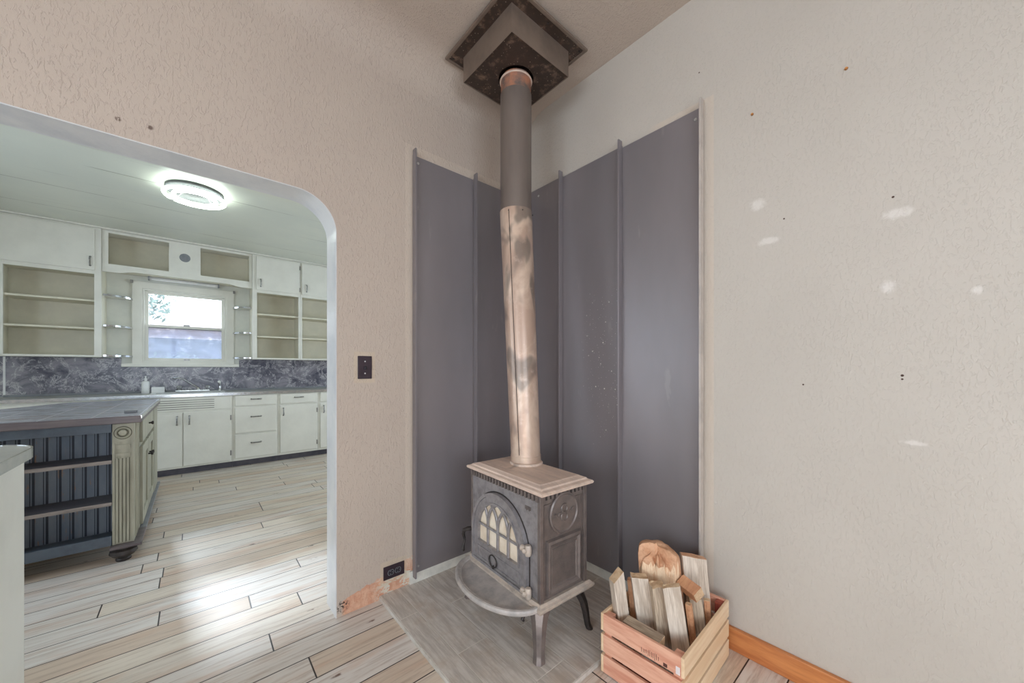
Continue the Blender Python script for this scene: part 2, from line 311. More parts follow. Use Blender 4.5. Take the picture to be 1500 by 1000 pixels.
# ------------------------------------------------------------------ mesh helpers
class MB:
    def __init__(s): s.bm = bmesh.new()
    def face(s, pts):
        return s.bm.faces.new([s.bm.verts.new(p) for p in pts])
    def box(s, x0, x1, y0, y1, z0, z1):
        v = [s.bm.verts.new((x, y, z)) for x in (x0, x1) for y in (y0, y1) for z in (z0, z1)]
        for f in ((0, 1, 3, 2), (4, 6, 7, 5), (0, 4, 5, 1), (2, 3, 7, 6), (0, 2, 6, 4), (1, 5, 7, 3)): s.bm.faces.new([v[i] for i in f])
        return s
    def loft(s, secs, cap=True, closed=True):
        R = [[s.bm.verts.new(p) for p in sec] for sec in secs]; n = len(R[0])
        for a, b in zip(R, R[1:]):
            for i in range(n if closed else n - 1): s.bm.faces.new((a[i], a[(i + 1) % n], b[(i + 1) % n], b[i]))
        if cap: s.bm.faces.new(R[0][::-1]); s.bm.faces.new(R[-1])
        return s
    def prism(s, pts, d):  # polygon swept by vector d
        d = Vector(d); return s.loft([[Vector(p) for p in pts], [Vector(p) + d for p in pts]])
    def ring(s, outer, inner, d):  # frame between two loops of equal length, swept by d
        d = Vector(d); n = len(outer)
        L = [[s.bm.verts.new(Vector(p) + o) for p in lp] for lp, o in ((outer, 0 * d), (inner, 0 * d), (inner, d), (outer, d))]
        for a, b in ((0, 1), (1, 2), (2, 3), (3, 0)):
            for i in range(n): s.bm.faces.new((L[a][i], L[a][(i + 1) % n], L[b][(i + 1) % n], L[b][i]))
        return s
    def tube(s, path, r, n=10, closed=False, flat=1.0):
        path = [Vector(p) for p in path]; m = len(path); secs = []; up = None
        rs = r if isinstance(r, (list, tuple)) else [r] * m
        for i, p in enumerate(path):
            a = path[(i - 1) % m] if (closed or i > 0) else p; b = path[(i + 1) % m] if (closed or i < m - 1) else p
            t = (b - a).normalized()
            if up is None:
                up = Vector((0, 0, 1)) if abs(t.z) < .9 else Vector((1, 0, 0))
            u = (up - up.dot(t) * t).normalized(); up = u; w = t.cross(u)
            secs.append([p + rs[i] * (math.cos(2 * PI * k / n) * u + flat * math.sin(2 * PI * k / n) * w) for k in range(n)])
        if closed:
            R = [[s.bm.verts.new(p) for p in sec] for sec in secs]
            for i in range(m):
                a, b = R[i], R[(i + 1) % m]
                for k in range(n): s.bm.faces.new((a[k], a[(k + 1) % n], b[(k + 1) % n], b[k]))
            return s
        return s.loft(secs)
    def lathe(s, prof, c=(0, 0, 0), n=24, axis='z'):
        secs = []
        for r, h in prof:
            r = max(r, 1e-4); sec = []
            for k in range(n):
                a, b = r * math.cos(2 * PI * k / n), r * math.sin(2 * PI * k / n)
                p = (a, b, h) if axis == 'z' else ((h, a, b) if axis == 'x' else (b, h, a))
                sec.append((c[0] + p[0], c[1] + p[1], c[2] + p[2]))
            secs.append(sec)
        return s.loft(secs)
    def xform(s, mat):
        bmesh.ops.transform(s.bm, matrix=mat, verts=s.bm.verts); return s
    def build(s, name, mat, parent=None, smooth=False, bev=0.0, off=None):
        bmesh.ops.recalc_face_normals(s.bm, faces=s.bm.faces)
        if off is None and parent is not None and parent.get('_w'):
            off = root_of(parent).location
        if off is not None: bmesh.ops.translate(s.bm, vec=-Vector(off), verts=s.bm.verts)
        me = bpy.data.meshes.new(name); s.bm.to_mesh(me); s.bm.free()
        for m in (mat if isinstance(mat, (list, tuple)) else [mat]): me.materials.append(m)
        if smooth:
            for p in me.polygons: p.use_smooth = True
            me.set_sharp_from_angle(angle=rad(35))
        o = bpy.data.objects.new(name, me); COL.objects.link(o)
        if parent is not None:
            o.parent = parent
            if parent.get('_w'): o['_w'] = 1
        if bev:
            b = o.modifiers.new('bevel', 'BEVEL'); b.width = bev; b.segments = 2; b.limit_method = 'ANGLE'; b.angle_limit = rad(40)
        return o
def root_of(o):
    while o.parent: o = o.parent
    return o
def bx(*a): return MB().box(*a)
def tag(o, label, cat, group=None):
    o['label'] = label; o['category'] = cat
    if group: o['group'] = group
    return o
def thing(name, label, cat, loc=(0, 0, 0), rz=0, group=None, world=True):
    o = bpy.data.objects.new(name, None); COL.objects.link(o); o.location = loc; o.rotation_euler = (0, 0, rz); o.empty_display_size = .05
    if world: o['_w'] = 1     # its parts are drawn in room coordinates
    return tag(o, label, cat, group)
def struct(o): o['kind'] = 'structure'; return o
def rect(x0, x1, z0, z1, y): return [(x0, y, z0), (x1, y, z0), (x1, y, z1), (x0, y, z1)]
def arc(cx, cy, r, a0, a1, n, r2=None):
    r2 = r if r2 is None else r2
    return [(cx + r * math.cos(a0 + (a1 - a0) * i / n), cy + r2 * math.sin(a0 + (a1 - a0) * i / n)) for i in range(n + 1)]

# ------------------------------------------------------------------ the room shell
AT, KC, LC = .154, 2.72, 2.92          # arch wall thickness, kitchen ceiling, living-room ceiling
XL, YR = -4.6, -4.3                    # living room far left / rear walls
KX0, KX1, KY = -4.2, 1.6, 4.28         # kitchen left / right / back walls
struct(bx(XL - .12, KX1 + .12, YR - .12, KY + .12, -.12, 0).build('floor', M_FLOOR))
# arch wall with a round-cornered opening
AX0, AX1, AZ, AR = -2.92, -1.232, 2.02, .17
open_pts = [(AX0, 0)] + [(x, z) for x, z in arc(AX0 + AR, AZ - AR, AR, PI, PI / 2, 10)] + [(x, z) for x, z in arc(AX1 - AR, AZ - AR, AR, PI / 2, 0, 28)] + [(AX1, 0)]
m = MB(); outline = [(XL - .12, 0)] + open_pts + [(KX1, 0), (KX1, 3.04), (XL - .12, 3.04)]
m.prism([(x, 0, z) for x, z in outline], (0, AT, 0))
struct(m.build('wall_back', M_ARCH))
m = MB(); sec = []
for (x, z) in open_pts: sec.append((x, z))
cx, cz = (AX0 + AX1) / 2, 1.0
inn = []
for i, (x, z) in enumerate(sec):       # lining 4 mm inside the opening
    a = Vector(sec[max(i - 1, 0)]); b = Vector(sec[min(i + 1, len(sec) - 1)]); tt = (b - a).normalized(); nn = Vector((tt.y, -tt.x)); inn.append(tuple(Vector((x, z)) + nn * .004))
m.loft([[(a[0], y, a[1]) for a in sec] + [(a[0], y, a[1]) for a in inn[::-1]] for y in (-.001, AT + .001)])
struct(m.build('trim_1', M_JAMB))
m = MB(); prof = [(.0, KC)] + [(-.2 + .2 * math.cos(a), KC + .2 * math.sin(a)) for a in [i * PI / 20 for i in range(1, 11)]] + [(YR - .12, LC), (YR - .12, LC + .12), (.0, LC + .12)]
m.prism([(XL - .12, y, z) for y, z in prof], (0.0 - XL + .12, 0, 0))
struct(m.build('ceiling', M_CEIL, smooth=True))
struct(bx(0, .12, YR - .12, 0, 0, LC + .12).build('wall_right', M_RIGHT))
def wall_with_window(name, axis, at, th, a0, a1, zt, w0, w1, wz0, wz1, mat):
    m = MB()
    for (b0, b1, z0, z1) in ((a0, w0, 0, zt), (w1, a1, 0, zt), (w0, w1, 0, wz0), (w0, w1, wz1, zt)):
        if axis == 'x': m.box(at, at + th, b0, b1, z0, z1)
        else: m.box(b0, b1, at, at + th, z0, z1)
    bmesh.ops.remove_doubles(m.bm, verts=m.bm.verts, dist=1e-4)
    return struct(m.build(name, mat))
wall_with_window('wall_left', 'x', XL - .12, .12, YR, 0, LC + .12, -3.6, -1.2, .6, 2.2, M_WALL)
wall_with_window('wall_rear', 'y', YR - .12, .12, XL - .12, 0, LC + .12, -3.4, -1.0, .6, 2.2, M_WALL)
wall_with_window('wall_kitchen_left', 'x', KX0 - .12, .12, AT, KY, KC + .1, .6, 2.0, .5, 2.25, M_KWALL)
wall_with_window('wall_kitchen_back', 'y', KY, .12, KX0 - .12, KX1 + .12, KC + .1, -2.22, -1.42, 1.27, 2.16, M_KWALL)
wall_with_window('wall_kitchen_right', 'x', KX1, .12, AT, KY, KC + .1, 1.0, 2.8, .6, 2.3, M_KWALL)
struct(bx(KX0 - .12, KX1 + .12, AT, KY + .12, KC, KC + .1).build('ceiling_kitchen', M_KCEIL))
def plain_window(name, axis, at, b0, b1, z0, z1):
    m = MB(); d = .05
    def B(p0, p1, q0, q1, t=.05):
        if axis == 'x': m.box(at, at + t, p0, p1, q0, q1)
        else: m.box(p0, p1, at, at + t, q0, q1)
    B(b0, b0 + d, z0, z1); B(b1 - d, b1, z0, z1); B(b0 + d, b1 - d, z0, z0 + d); B(b0 + d, b1 - d, z1 - d, z1); mid = (b0 + b1) / 2; B(mid - .03, mid + .03, z0 + d, z1 - d)
    o = struct(m.build(name, M_WHITE))
    m = MB()
    if axis == 'x': m.box(at + .02, at + .026, b0 + d, b1 - d, z0 + d, z1 - d)
    else: m.box(b0 + d, b1 - d, at + .02, at + .026, z0 + d, z1 - d)
    m.build('pane', M_PANE, o)
plain_window('window_2', 'x', XL - .1, -3.6, -1.2, .6, 2.2)
plain_window('window_3', 'y', YR - .1, -3.4, -1.0, .6, 2.2)
plain_window('fill_window', 'x', KX1 + .05, 1.0, 2.8, .6, 2.3)  # unseen window, added to let more light into the kitchen
plain_window('window_4', 'x', KX0 - .1, .6, 2.0, .5, 2.25)
struct(bx(-.02, 0, YR, -1.2, 0, .095).build('baseboard_right', M_BASE, bev=.004))
struct(bx(-.862, -.012, -.013, 0, .019, .09).build('trim_2', M_CEMENT)); struct(bx(-.012, 0, -1.2, -.0, .019, .09).build('trim_3', M_CEMENT))

# ------------------------------------------------------------------ hearth pad
h = thing('hearth_pad', 'raised square pad of grey wood-look tile under the stove', 'hearth', (-.515, -.5, 0))
bx(-1.027, 0, -1.0, 0, 0.001, .0195).build('tile_edging', M_TILE_EDGE, h, bev=.002)
m = bx(-1.022, -.001, -.995, -.001, .0196, .0215); o = m.build('tile_surface', M_HEARTH, None); o.parent = h; o.location = (.515, .5, 0)

# ------------------------------------------------------------------ sheet-steel wall shields
def shield(side, a0, a1, off, zt, seam, label, mat=None, light=False, screws=()):
    """side 'L' lies on the arch wall (a = x), 'R' on the right wall (a = y); seam = coordinate of its standing flange"""
    mid = (a0 + a1) / 2
    loc = (mid, -off, .075) if side == 'L' else (-off, mid, .075)
    t = thing('metal_wall_panel', label, 'wall panel', loc, 0, 'sheet steel heat shield panels')
    def B(p0, p1, d0, d1, z0, z1):
        return bx(p0, p1, -d1, -d0, z0, z1) if side == 'L' else bx(-d1, -d0, p0, p1, z0, z1)
    o = B(a0, a1, off, off + .003, .075, zt).build('sheet', mat or M_STEEL, None, bev=.0005); o.parent = t; o.location = -Vector(loc)
    if seam is not None:
        for i, sx in enumerate(seam):
            f = B(sx - .004, sx + .004, off + .003, off + .034, .06, zt + .026).build('flange', M_EDGE if (light and i == len(seam) - 1) else mat or M_STEEL, t)
    for (a, z) in screws:
        m = MB(); m.lathe([(.0001, .004), (.006, .004), (.007, 0)], (0, 0, 0), 10); 
        m.xform(Matrix.Rotation(PI / 2, 4, 'X') if side == 'L' else Matrix.Rotation(-PI / 2, 4, 'Y'))
        m.xform(Matrix.Translation((a, -off - .003, z) if side == 'L' else (-off - .003, a, z))); m.build('screw', M_SCREW, t)
    return t
shield('L', -.846, -.445, .012, 2.372, [-.842], 'wide grey steel panel left of the pipe, next to the outlet', screws=((-.815, 2.335), (-.815, .11)))
shield('L', -.443, -.003, .014, 2.378, [-.437], 'grey steel panel in the corner, partly hidden behind the stovepipe')
shield('R', -.372, -.02, .013, 2.402, [-.366], 'narrow grey steel panel on right wall just beside the corner', screws=((-.16, 2.352), (-.35, 2.2)))
shield('R', -.792, -.374, .014, 2.395, [-.786], 'grey steel panel on right wall spattered with pale specks', M_STEEL_S)
shield('R', -1.205, -.794, .015, 2.385, [-1.202], 'widest grey steel panel, outermost on right wall behind the firewood crate', light=True, screws=((-1.172, 2.34),))

# ------------------------------------------------------------------ stove
TH = rad(-3)
st = thing('wood_stove', 'small cast-iron wood stove with arched glass door on tiled hearth', 'stove', (-.535, -.585, .0215), TH, world=False)
Z0 = .0215
def S(m, name, mat, parent=st, smooth=False, bev=0.0):  # stove parts are drawn with z above the floor
    m.xform(Matrix.Translation((0, 0, -Z0))); return m.build(name, mat, parent, smooth, bev)
m = bx(-.138, .128, -.258, .258, .245, .685)
for (x, y) in ((-.146, -.266), (-.146, .248), (.118, -.266), (.118, .248)): m.box(x, x + .02, y, y + .018, .246, .684)
S(m, 'firebox', M_IRON, bev=.002)
S(bx(-.1405, -.138, -.248, .248, .25, .655).box(-.144, -.1405, -.248, -.24, .25, .655).box(-.144, -.1405, .24, .248, .25, .655), 'front_plate', M_IRON_LIT, bev=.001)
m = MB()
for i in range(22):
    y = -.256 + i * .0237; m.box(-.154, -.1405, y, y + .013, .658, .682)
for i in range(11):
    x = -.13 + i * .0245
    for s in (-1, 1): m.box(x, x + .012, s * .266 - (.012 if s > 0 else 0), s * .266 + (.012 if s < 0 else 0), .66, .682)
S(m, 'dentil_molding', M_IRON)
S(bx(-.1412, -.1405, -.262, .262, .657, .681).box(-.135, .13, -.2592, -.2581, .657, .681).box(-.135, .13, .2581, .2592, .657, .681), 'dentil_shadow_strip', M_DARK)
def rsec(hx, hy, z, cx=0.0): return [(cx - hx, -hy, z), (cx + hx, -hy, z), (cx + hx, hy, z), (cx - hx, hy, z)]
m = MB().loft([rsec(.146, .276, .681), rsec(.156, .288, .687), rsec(.158, .291, .695), rsec(.154, .285, .700), rsec(.142, .268, .704), rsec(.138, .262, .710), rsec(.124, .242, .715), rsec(.118, .234, .7185)])
S(m, 'top_plate', M_RUST)
m = MB().loft([rsec(.135, .26, .205), rsec(.158, .278, .212), rsec(.166, .286, .224), rsec(.166, .286, .234), rsec(.158, .278, .238), rsec(.15, .27, .246)])
S(m, 'base_plate', M_LEDGE)
# ash shelf
m = MB(); pts = [(-.155 - .165 * math.sin(a), .258 * math.cos(a)) for a in [PI * i / 28 for i in range(29)]]
m.prism([(x, y, .214) for x, y in pts], (0, 0, .012)); tray = S(m, 'ash_shelf', M_TRAY, smooth=True)
m = MB(); m.tube([(x, y, .228) for x, y in pts], .0125, 10); m.tube([(-.155 + (x + .155) * .93, y * .95, .231) for x, y in pts], .006, 8)
S(m, 'shelf_rim', M_TRAY, tray, True)
# legs
def leg(sx, sy):
    m = MB(); secs = []
    for z, o, w in ((.207, .0, .092), (.195, .001, .084), (.175, .006, .068), (.14, .012, .057), (.10, .015, .050), (.06, .016, .044), (.04, .019, .044), (.028, .025, .048), (.0216, .026, .046)):
        cx, cy = sx * (.172 - w / 2 - .02 + o), sy * (.285 - w / 2 - .02 + o)
        w *= 1 if sx < 0 else .62; k = w * .28
        secs.append([(cx - w / 2, cy - w / 2 + k, z), (cx - w / 2 + k, cy - w / 2, z), (cx + w / 2 - k, cy - w / 2, z), (cx + w / 2, cy - w / 2 + k, z), (cx + w / 2, cy + w / 2 - k, z), (cx + w / 2 - k, cy + w / 2, z), (cx - w / 2 + k, cy + w / 2, z), (cx - w / 2, cy + w / 2 - k, z)])
    m.loft(secs)
    # scrolled brackets
    x0, y0 = sx * .10, sy * .215
    m.tube([(sx * .112, y0 + sy * .03, .19), (sx * .085, y0 + sy * .03, .2), (sx * .06, y0 + sy * .03, .204)], [.012, .007, .004], 8)
    m.tube([(x0 + sx * .02, sy * .23, .19), (x0 + sx * .02, sy * .195, .2), (x0 + sx * .02, sy * .16, .204)], [.012, .007, .004], 8)
    return S(m, 'leg', M_IRON if sx < 0 else M_DARK, smooth=True)
for sx in (-1, 1):
    for sy in (-1, 1): leg(sx, sy)
# door with arched glass
DC, FX = .02, -.1405
def arch_loop(hw, zb, zs, x, n=28, top=1.0): return [(x, DC + hw, zb)] + [(x, DC + a, b) for a, b in arc(0, zs, hw, 0, PI, n, hw * top)] + [(x, DC - hw, zb)]
dr = S(MB().ring(arch_loop(.206, .252, .405, FX), arch_loop(.160, .352, .405, FX), (-.016, 0, 0)), 'door', M_IRON_LIT, bev=.0015)
m = MB().ring(arch_loop(.212, .25, .405, FX), arch_loop(.197, .262, .405, FX), (-.022, 0, 0)); m.ring(arch_loop(.166, .346, .405, FX), arch_loop(.157, .355, .405, FX), (-.021, 0, 0))
m.ring([(FX, DC - .165, .268), (FX, DC + .165, .268), (FX, DC + .165, .328), (FX, DC - .165, .328)], [(FX, DC - .157, .276), (FX, DC + .157, .276), (FX, DC + .157, .32), (FX, DC - .157, .32)], (-.019, 0, 0))
S(m, 'door_molding', M_IRON_LIT, dr)
S(MB().ring(arch_loop(.2175, .247, .405, FX), arch_loop(.20, .262, .405, FX), (-.002, 0, 0)), 'door_gap_shade', M_DARK, dr)  # dark ring painting in the shaded gap round the door
gl = arch_loop(.162, .35, .405, FX - .001); S(MB().prism(gl, (-.004, 0, 0)), 'glass', M_GLASS_S, dr)
m = MB(); w = .32 / 4; zs = .452; HW = .160
def inside(y, z): return (abs(y) <= HW and z <= .405) or (y * y + (z - .405) ** 2 <= HW * HW)
gx = FX - .012
for i in range(5):
    y = -HW + i * w
    if 0 < i < 4: m.tube([(gx, DC + y, .352), (gx, DC + y, zs)], .0048, 8, flat=1.7)
    for sgn in (-1, 1):
        pts = []
        for k in range(25):
            a = k / 24 * PI / 2 * .95; yy = y + sgn * 1.55 * w * (1 - math.cos(a)); zz = zs + 1.55 * w * math.sin(a)
            if inside(yy, zz): pts.append((gx, DC + yy, zz))
            else: break
        if len(pts) > 2: m.tube(pts, .0055, 8, flat=1.5)
m.tube([(gx, DC - HW, .437), (gx, DC + HW, .437)], .0055, 8)
S(m, 'window_grille', M_IRON_LIT, dr, True)
m = MB(); m.tube([(FX - .02, DC + .028 + .03 * math.cos(a), .297 + .027 * math.sin(a)) for a in [2 * PI * i / 24 for i in range(24)]], .0035, 8, True); m.lathe([(.008, -.006), (.008, .02)], (FX - .017, DC + .026, .27), 10, 'x')
S(m, 'air_ring', M_DARK, dr, True)
for z in (.446, .268):
    m = MB(); m.lathe([(.0001, -.024), (.011, -.022), (.0145, -.012), (.0145, .012), (.011, .022), (.0001, .024)], (FX - .018, -.205, z), 14); m.tube([(FX - .02, -.205, z + .004), (FX - .026, -.172, z + .004)], [.011, .013], 10); m.lathe([(.0001, -.012), (.010, -.006), (.010, .006), (.0001, .012)], (FX - .036, -.203, z + .004), 12, 'x')
    S(m, 'hinge', M_LEDGE, dr, True)
m = MB(); m.tube([(FX + .01, .262, .372), (FX - .02, .272, .374), (FX - .035, .285, .366), (FX - .036, .291, .345), (FX - .03, .287, .315), (FX - .038, .286, .29), (FX - .04, .286, .268), (FX - .036, .286, .26)], [.011, .011, .010, .008, .006, .007, .009, .006], 10)
S(m, 'door_handle', M_DARK, dr, True)
# raised maker's lettering reads only as tiny bumps
m = MB()
for i, y in enumerate((-.17, -.178, -.185, -.193, -.201)): m.box(FX - .003, FX, y, y + .003, .605 - (i % 2) * .004, .62)
S(m, 'raised_mark', M_IRON, dr)
# right and left sides: oval medallion over a bevelled panel
def side(s):
    m = MB(); Y = s * .259; c = (-.008, .588)
    def P(x, z, d=0.0): return (x, Y + s * d, z)
    el = lambda rx, rz, d: [P(c[0] + rx * math.cos(2 * PI * i / 40), c[1] + rz * math.sin(2 * PI * i / 40), d) for i in range(40)]
    m.loft([el(.086, .086, 0), el(.086, .086, .008), el(.08, .08, .012), el(.075, .075, .007)])
    R = lambda i, d: [P(-.108 + i, .262 + i, d), P(.098 - i, .262 + i, d), P(.098 - i, .490 - i * 1.4, d), P(-.108 + i, .490 - i * 1.4, d)]
    m.loft([R(0, 0), R(.004, .012), R(.012, .014), R(.022, .006), R(.026, .006), R(.028, .009), R(.032, .004)])
    for (x0, x1, z0, z1) in ((-.122, -.118, .26, .64), (.108, .112, .26, .64), (-.118, -.07, .636, .64), (.06, .112, .636, .64)):
        m.box(x0, x1, min(Y, Y + s * .003), max(Y, Y + s * .003), z0, z1)
    o = S(m, 'side_panel', M_IRON, smooth=False)
    m = MB(); d = .009
    m.tube([P(c[0] + .017 * math.cos(a), c[1] + .018 + .017 * math.sin(a), d) for a in [2 * PI * i / 16 for i in range(16)]], .0045, 6, True)
    m.tube([P(c[0] + .018 * math.cos(a), c[1] - .018 + .019 * math.sin(a), d) for a in [2 * PI * i / 16 for i in range(16)]], .0045, 6, True)
    for q in (-1, 1): m.tube([P(c[0] + q * (.02 + .04 * i / 10), c[1] + q * .004 + .007 * math.sin(i * .9), d) for i in range(11)], .0042, 6)
    S(m, 'raised_scroll', M_IRON, o, True)
side(-1); side(1)
m = MB(); m.tube([(-.15, -.2, .203), (-.178, -.205, .19), (-.19, -.205, .172), (-.182, -.205, .165)], [.008, .008, .007, .005], 8); m.box(-.17, -.1, -.215, -.17, .195, .207)
S(m, 'air_lever', M_DARK, smooth=True)
S(MB().lathe([(.084, .7186), (.084, .724), (.08, .729)], (.065, .07, 0), 28), 'flue_collar', M_RUST, smooth=True)

# ------------------------------------------------------------------ stovepipe and ceiling support box
PB, PJ, PT = Vector((-.457, -.505, .729)), Vector((-.443, -.412, 2.04)), Vector((-.443, -.412, 2.75))
pp = thing('stovepipe', 'round stovepipe rising from stove, bare and scorched below, dark above', 'stovepipe', PB)
def pipe(a, b, r0, r1, n=36, lip=()):
    m = MB(); a = Vector(a); b = Vector(b); d = (b - a); u = Vector((1, 0, 0)); w = Vector((0, 1, 0))
    st_ = [(0, r0)] + list(lip) + [(1, r1)]; st_.sort()
    m.loft([[a + d * f + r * (u * math.cos(2 * PI * k / n) + w * math.sin(2 * PI * k / n)) for k in range(n)] for f, r in st_], cap=True); return m
lp = pipe(PB, PJ, .076, .0865).build('lower_pipe', M_BURNT, pp, True)
pipe(PB, PB + (PJ - PB) * .022, .0785, .079).build('crimped_band', M_BURNT, lp, True)
d = (PJ - PB)
m = MB(); v = Vector((-.92, -.38, 0)).normalized(); s_ = Vector((-.38, .92, 0)).normalized()
m.box(-.001, .001, -.0015, .0015, 0, 1)
for vv in m.bm.verts:
    f = .03 + vv.co.z * .96; r = .076 + (.0865 - .076) * f; vv.co = PB + d * f + v * (r + vv.co.x) + s_ * vv.co.y
m.build('seam', M_DARK, lp)
for (ang, f) in ((200, .985), (250, .985), (310, .985)):
    r = .0865; a = rad(ang); p = PB + d * f; m = MB().lathe([(.004, 0), (.004, .003), (.0001, .004)], (p.x + r * math.cos(a), p.y + r * math.sin(a), p.z), 8, 'x'); m.build('screw', M_DARK, lp)
pipe(PJ - Vector((0, 0, .05)), (PT.x, PT.y, 2.665), .0835, .0835).build('upper_pipe', M_PIPE, pp, True)
rp = pipe((PT.x, PT.y, 2.664), (PT.x, PT.y, 2.752), .0805, .0805).build('pipe_end', M_RUSTPIPE, pp, True)
m = MB(); m.tube([(PT.x + .083 * math.cos(a), PT.y + .083 * math.sin(a), 2.738) for a in [2 * PI * i / 36 for i in range(36)]], .0045, 8, True); m.build('ring', M_RUST, rp, True)
BC = Vector((-.447, -.412))
bt = thing('ceiling_support_box', 'square brown metal chimney support box under ceiling around stovepipe top', 'chimney box', (BC.x, BC.y, 2.752))
def sq(h, z, hy=None): hy = h if hy is None else hy; return [(BC.x - h, BC.y - hy, z), (BC.x + h, BC.y - hy, z), (BC.x + h, BC.y + hy, z), (BC.x - h, BC.y + hy, z)]
MB().ring(sq(.2, 2.752), sq(.1985, 2.752), (0, 0, .138)).build('side_wall', M_BOX, bt)
m = MB(); n = 40
oc = []
for k in range(n):
    a = 2 * PI * k / n; c, s = math.cos(a), math.sin(a); f = .1984 / max(abs(c), abs(s)); oc.append((BC.x + c * f, BC.y + s * f, 2.757))
ic = [(PT.x + .0935 * math.cos(2 * PI * k / n), PT.y + .0935 * math.sin(2 * PI * k / n), 2.757) for k in range(n)]
m.ring(oc, ic, (0, 0, .003)); m.build('bottom_plate', M_SOOT, bt)
m = MB().ring(sq(.262, 2.888), sq(.2, 2.888), (0, 0, .006)); m.build('inner_flange', M_SOOT, bt)
m = MB().ring(sq(.272, 2.884), sq(.256, 2.884), (0, 0, .012)); m.build('trim_frame', M_BOX, bt, bev=.002)
bx(BC.x - .25, BC.x + .25, BC.y - .25, BC.y + .25, 2.894, 2.911).build('ceiling_plate', M_SOOT, bt)
for (a, b) in ((-.24, -.24), (.24, -.24), (-.24, .24), (.24, .24), (0, -.24), (-.24, 0)): MB().lathe([(.0001, -.004), (.006, -.003), (.006, 0)], (BC.x + a, BC.y + b, 2.886), 8).build('screw', M_DARK, bt)

# ------------------------------------------------------------------ switch, outlet, wall plugs
t = thing('light_switch', 'dark single-toggle light switch plate on wall right of the arch', 'light switch', (-1.1, 0, 1.207))
bx(-1.135, -1.065, -.006, 0, 1.1495, 1.2645).build('plate', M_BRONZE, t, bev=.002)
m = bx(-1.105, -1.095, -.018, -.005, 1.197, 1.213); m.build('toggle', M_BLACK, t, bev=.002)
for z in (1.177, 1.237): MB().lathe([(.0001, -.0085), (.0035, -.008), (.0035, -.004)], (-1.1, 0, z), 10, 'y').build('screw', M_SCREW, t)
t = thing('wall_outlet', 'dark double outlet set sideways low on wall near the hearth', 'outlet', (-.9475, 0, .127))
bx(-1.005, -.89, -.006, 0, .0925, .1615).build('plate', M_BRONZE, t, bev=.002)
for cx in (-.967, -.928):
    pts = [(cx + .0165 * math.cos(a), -.006, .127 + .0185 * max(-.75, min(.75, math.sin(a)))) for a in [2 * PI * i / 28 for i in range(28)]]
    r = MB().prism(pts, (0, -.003, 0)).build('receptacle', M_BLACK, t)
    m = MB(); inn_ = [(cx + (p[0] - cx) * .88, p[1], .127 + (p[2] - .127) * .88) for p in pts]; m.ring([(p[0], -.009, p[2]) for p in pts], [(p[0], -.009, p[2]) for p in inn_], (0, -.0008, 0)); m.box(cx - .007, cx + .001, -.0098, -.009, .133, .135); m.box(cx - .006, cx + .001, -.0098, -.009, .119, .121); m.lathe([(.0022, -.0098), (.0022, -.009)], (cx + .009, 0, .127), 8, 'y')
    m.build('slot_outline', M_GREY, r)
for (y, z, lb) in ((-1.682, 2.266, 'small orange wall plug high on right wall, nearer the picture edge'), (-1.392, 2.256, 'small orange wall plug high on right wall, nearer the steel panels')):
    o = MB().lathe([(.0045, -.006), (.0055, -.003), (.0045, .0)], (0, 0, 0), 10, 'x').build('wall_plug', M_ANCH); o.location = (0, y, z); tag(o, lb, 'wall plug', 'orange wall plugs')

# ------------------------------------------------------------------ crate of firewood
CC, CR = Vector((-.300, -1.173, 0)), rad(2)
CL, CW, CH = .456, .322, .24
cr = thing('wooden_crate', 'slatted pine crate with pink-stained ends, full of firewood by right wall', 'crate', (CC.x, CC.y, .001), CR, world=False)
hl, hw = CL / 2, CW / 2
for k in range(3):
    z0 = .004 + k * .0815; z1 = z0 + .067
    for s in (-1, 1):
        e = bx(s * hl - (.0 if s < 0 else .012), s * hl + (.012 if s < 0 else .0), -hw + .011, hw - .011, z0, z1).build('end_slat', M_PINK, cr, bev=.0015)
        if s < 0 and k == 2:
            m = MB(); r = random.Random(3); yy = -.005
            for i in range(11):
                yy -= .0055 + .002 * r.random(); m.box(-hl - .0006, -hl, yy, yy + .0014, z0 + .004 + .008 * r.random(), z0 + .02 + .012 * r.random())
            m.box(-hl - .0006, -hl, -.104, -.09, z0 + .004, z0 + .016); m.build('burnt_stamp', M_MARK, e)
            bx(-hl - .0006, -hl, -.147, -.133, z0 + .004, z0 + .03).build('sticker', M_STICK, e)
        bx(-hl, hl, s * hw - (0 if s < 0 else .011), s * hw + (.011 if s < 0 else 0), z0, z1).build('side_slat', M_PINE, cr, bev=.0015)
bx(-hl + .012, hl - .012, -hw + .011, hw - .011, .004, .014).build('floor_board', M_REDW, cr)
for sx in (-1, 1):
    for sy in (-1, 1):
        x0 = sx * (hl - .012); y0 = sy * (hw - .011)
        bx(min(x0, x0 - sx * .03), max(x0, x0 - sx * .03), min(y0, y0 - sy * .03), max(y0, y0 - sy * .03), .015, .228).build('corner_post', M_REDW if sx > 0 else M_PINK, cr, bev=.001)
CM = Matrix.Translation((CC.x, CC.y, .001)) @ Matrix.Rotation(CR, 4, 'Z')
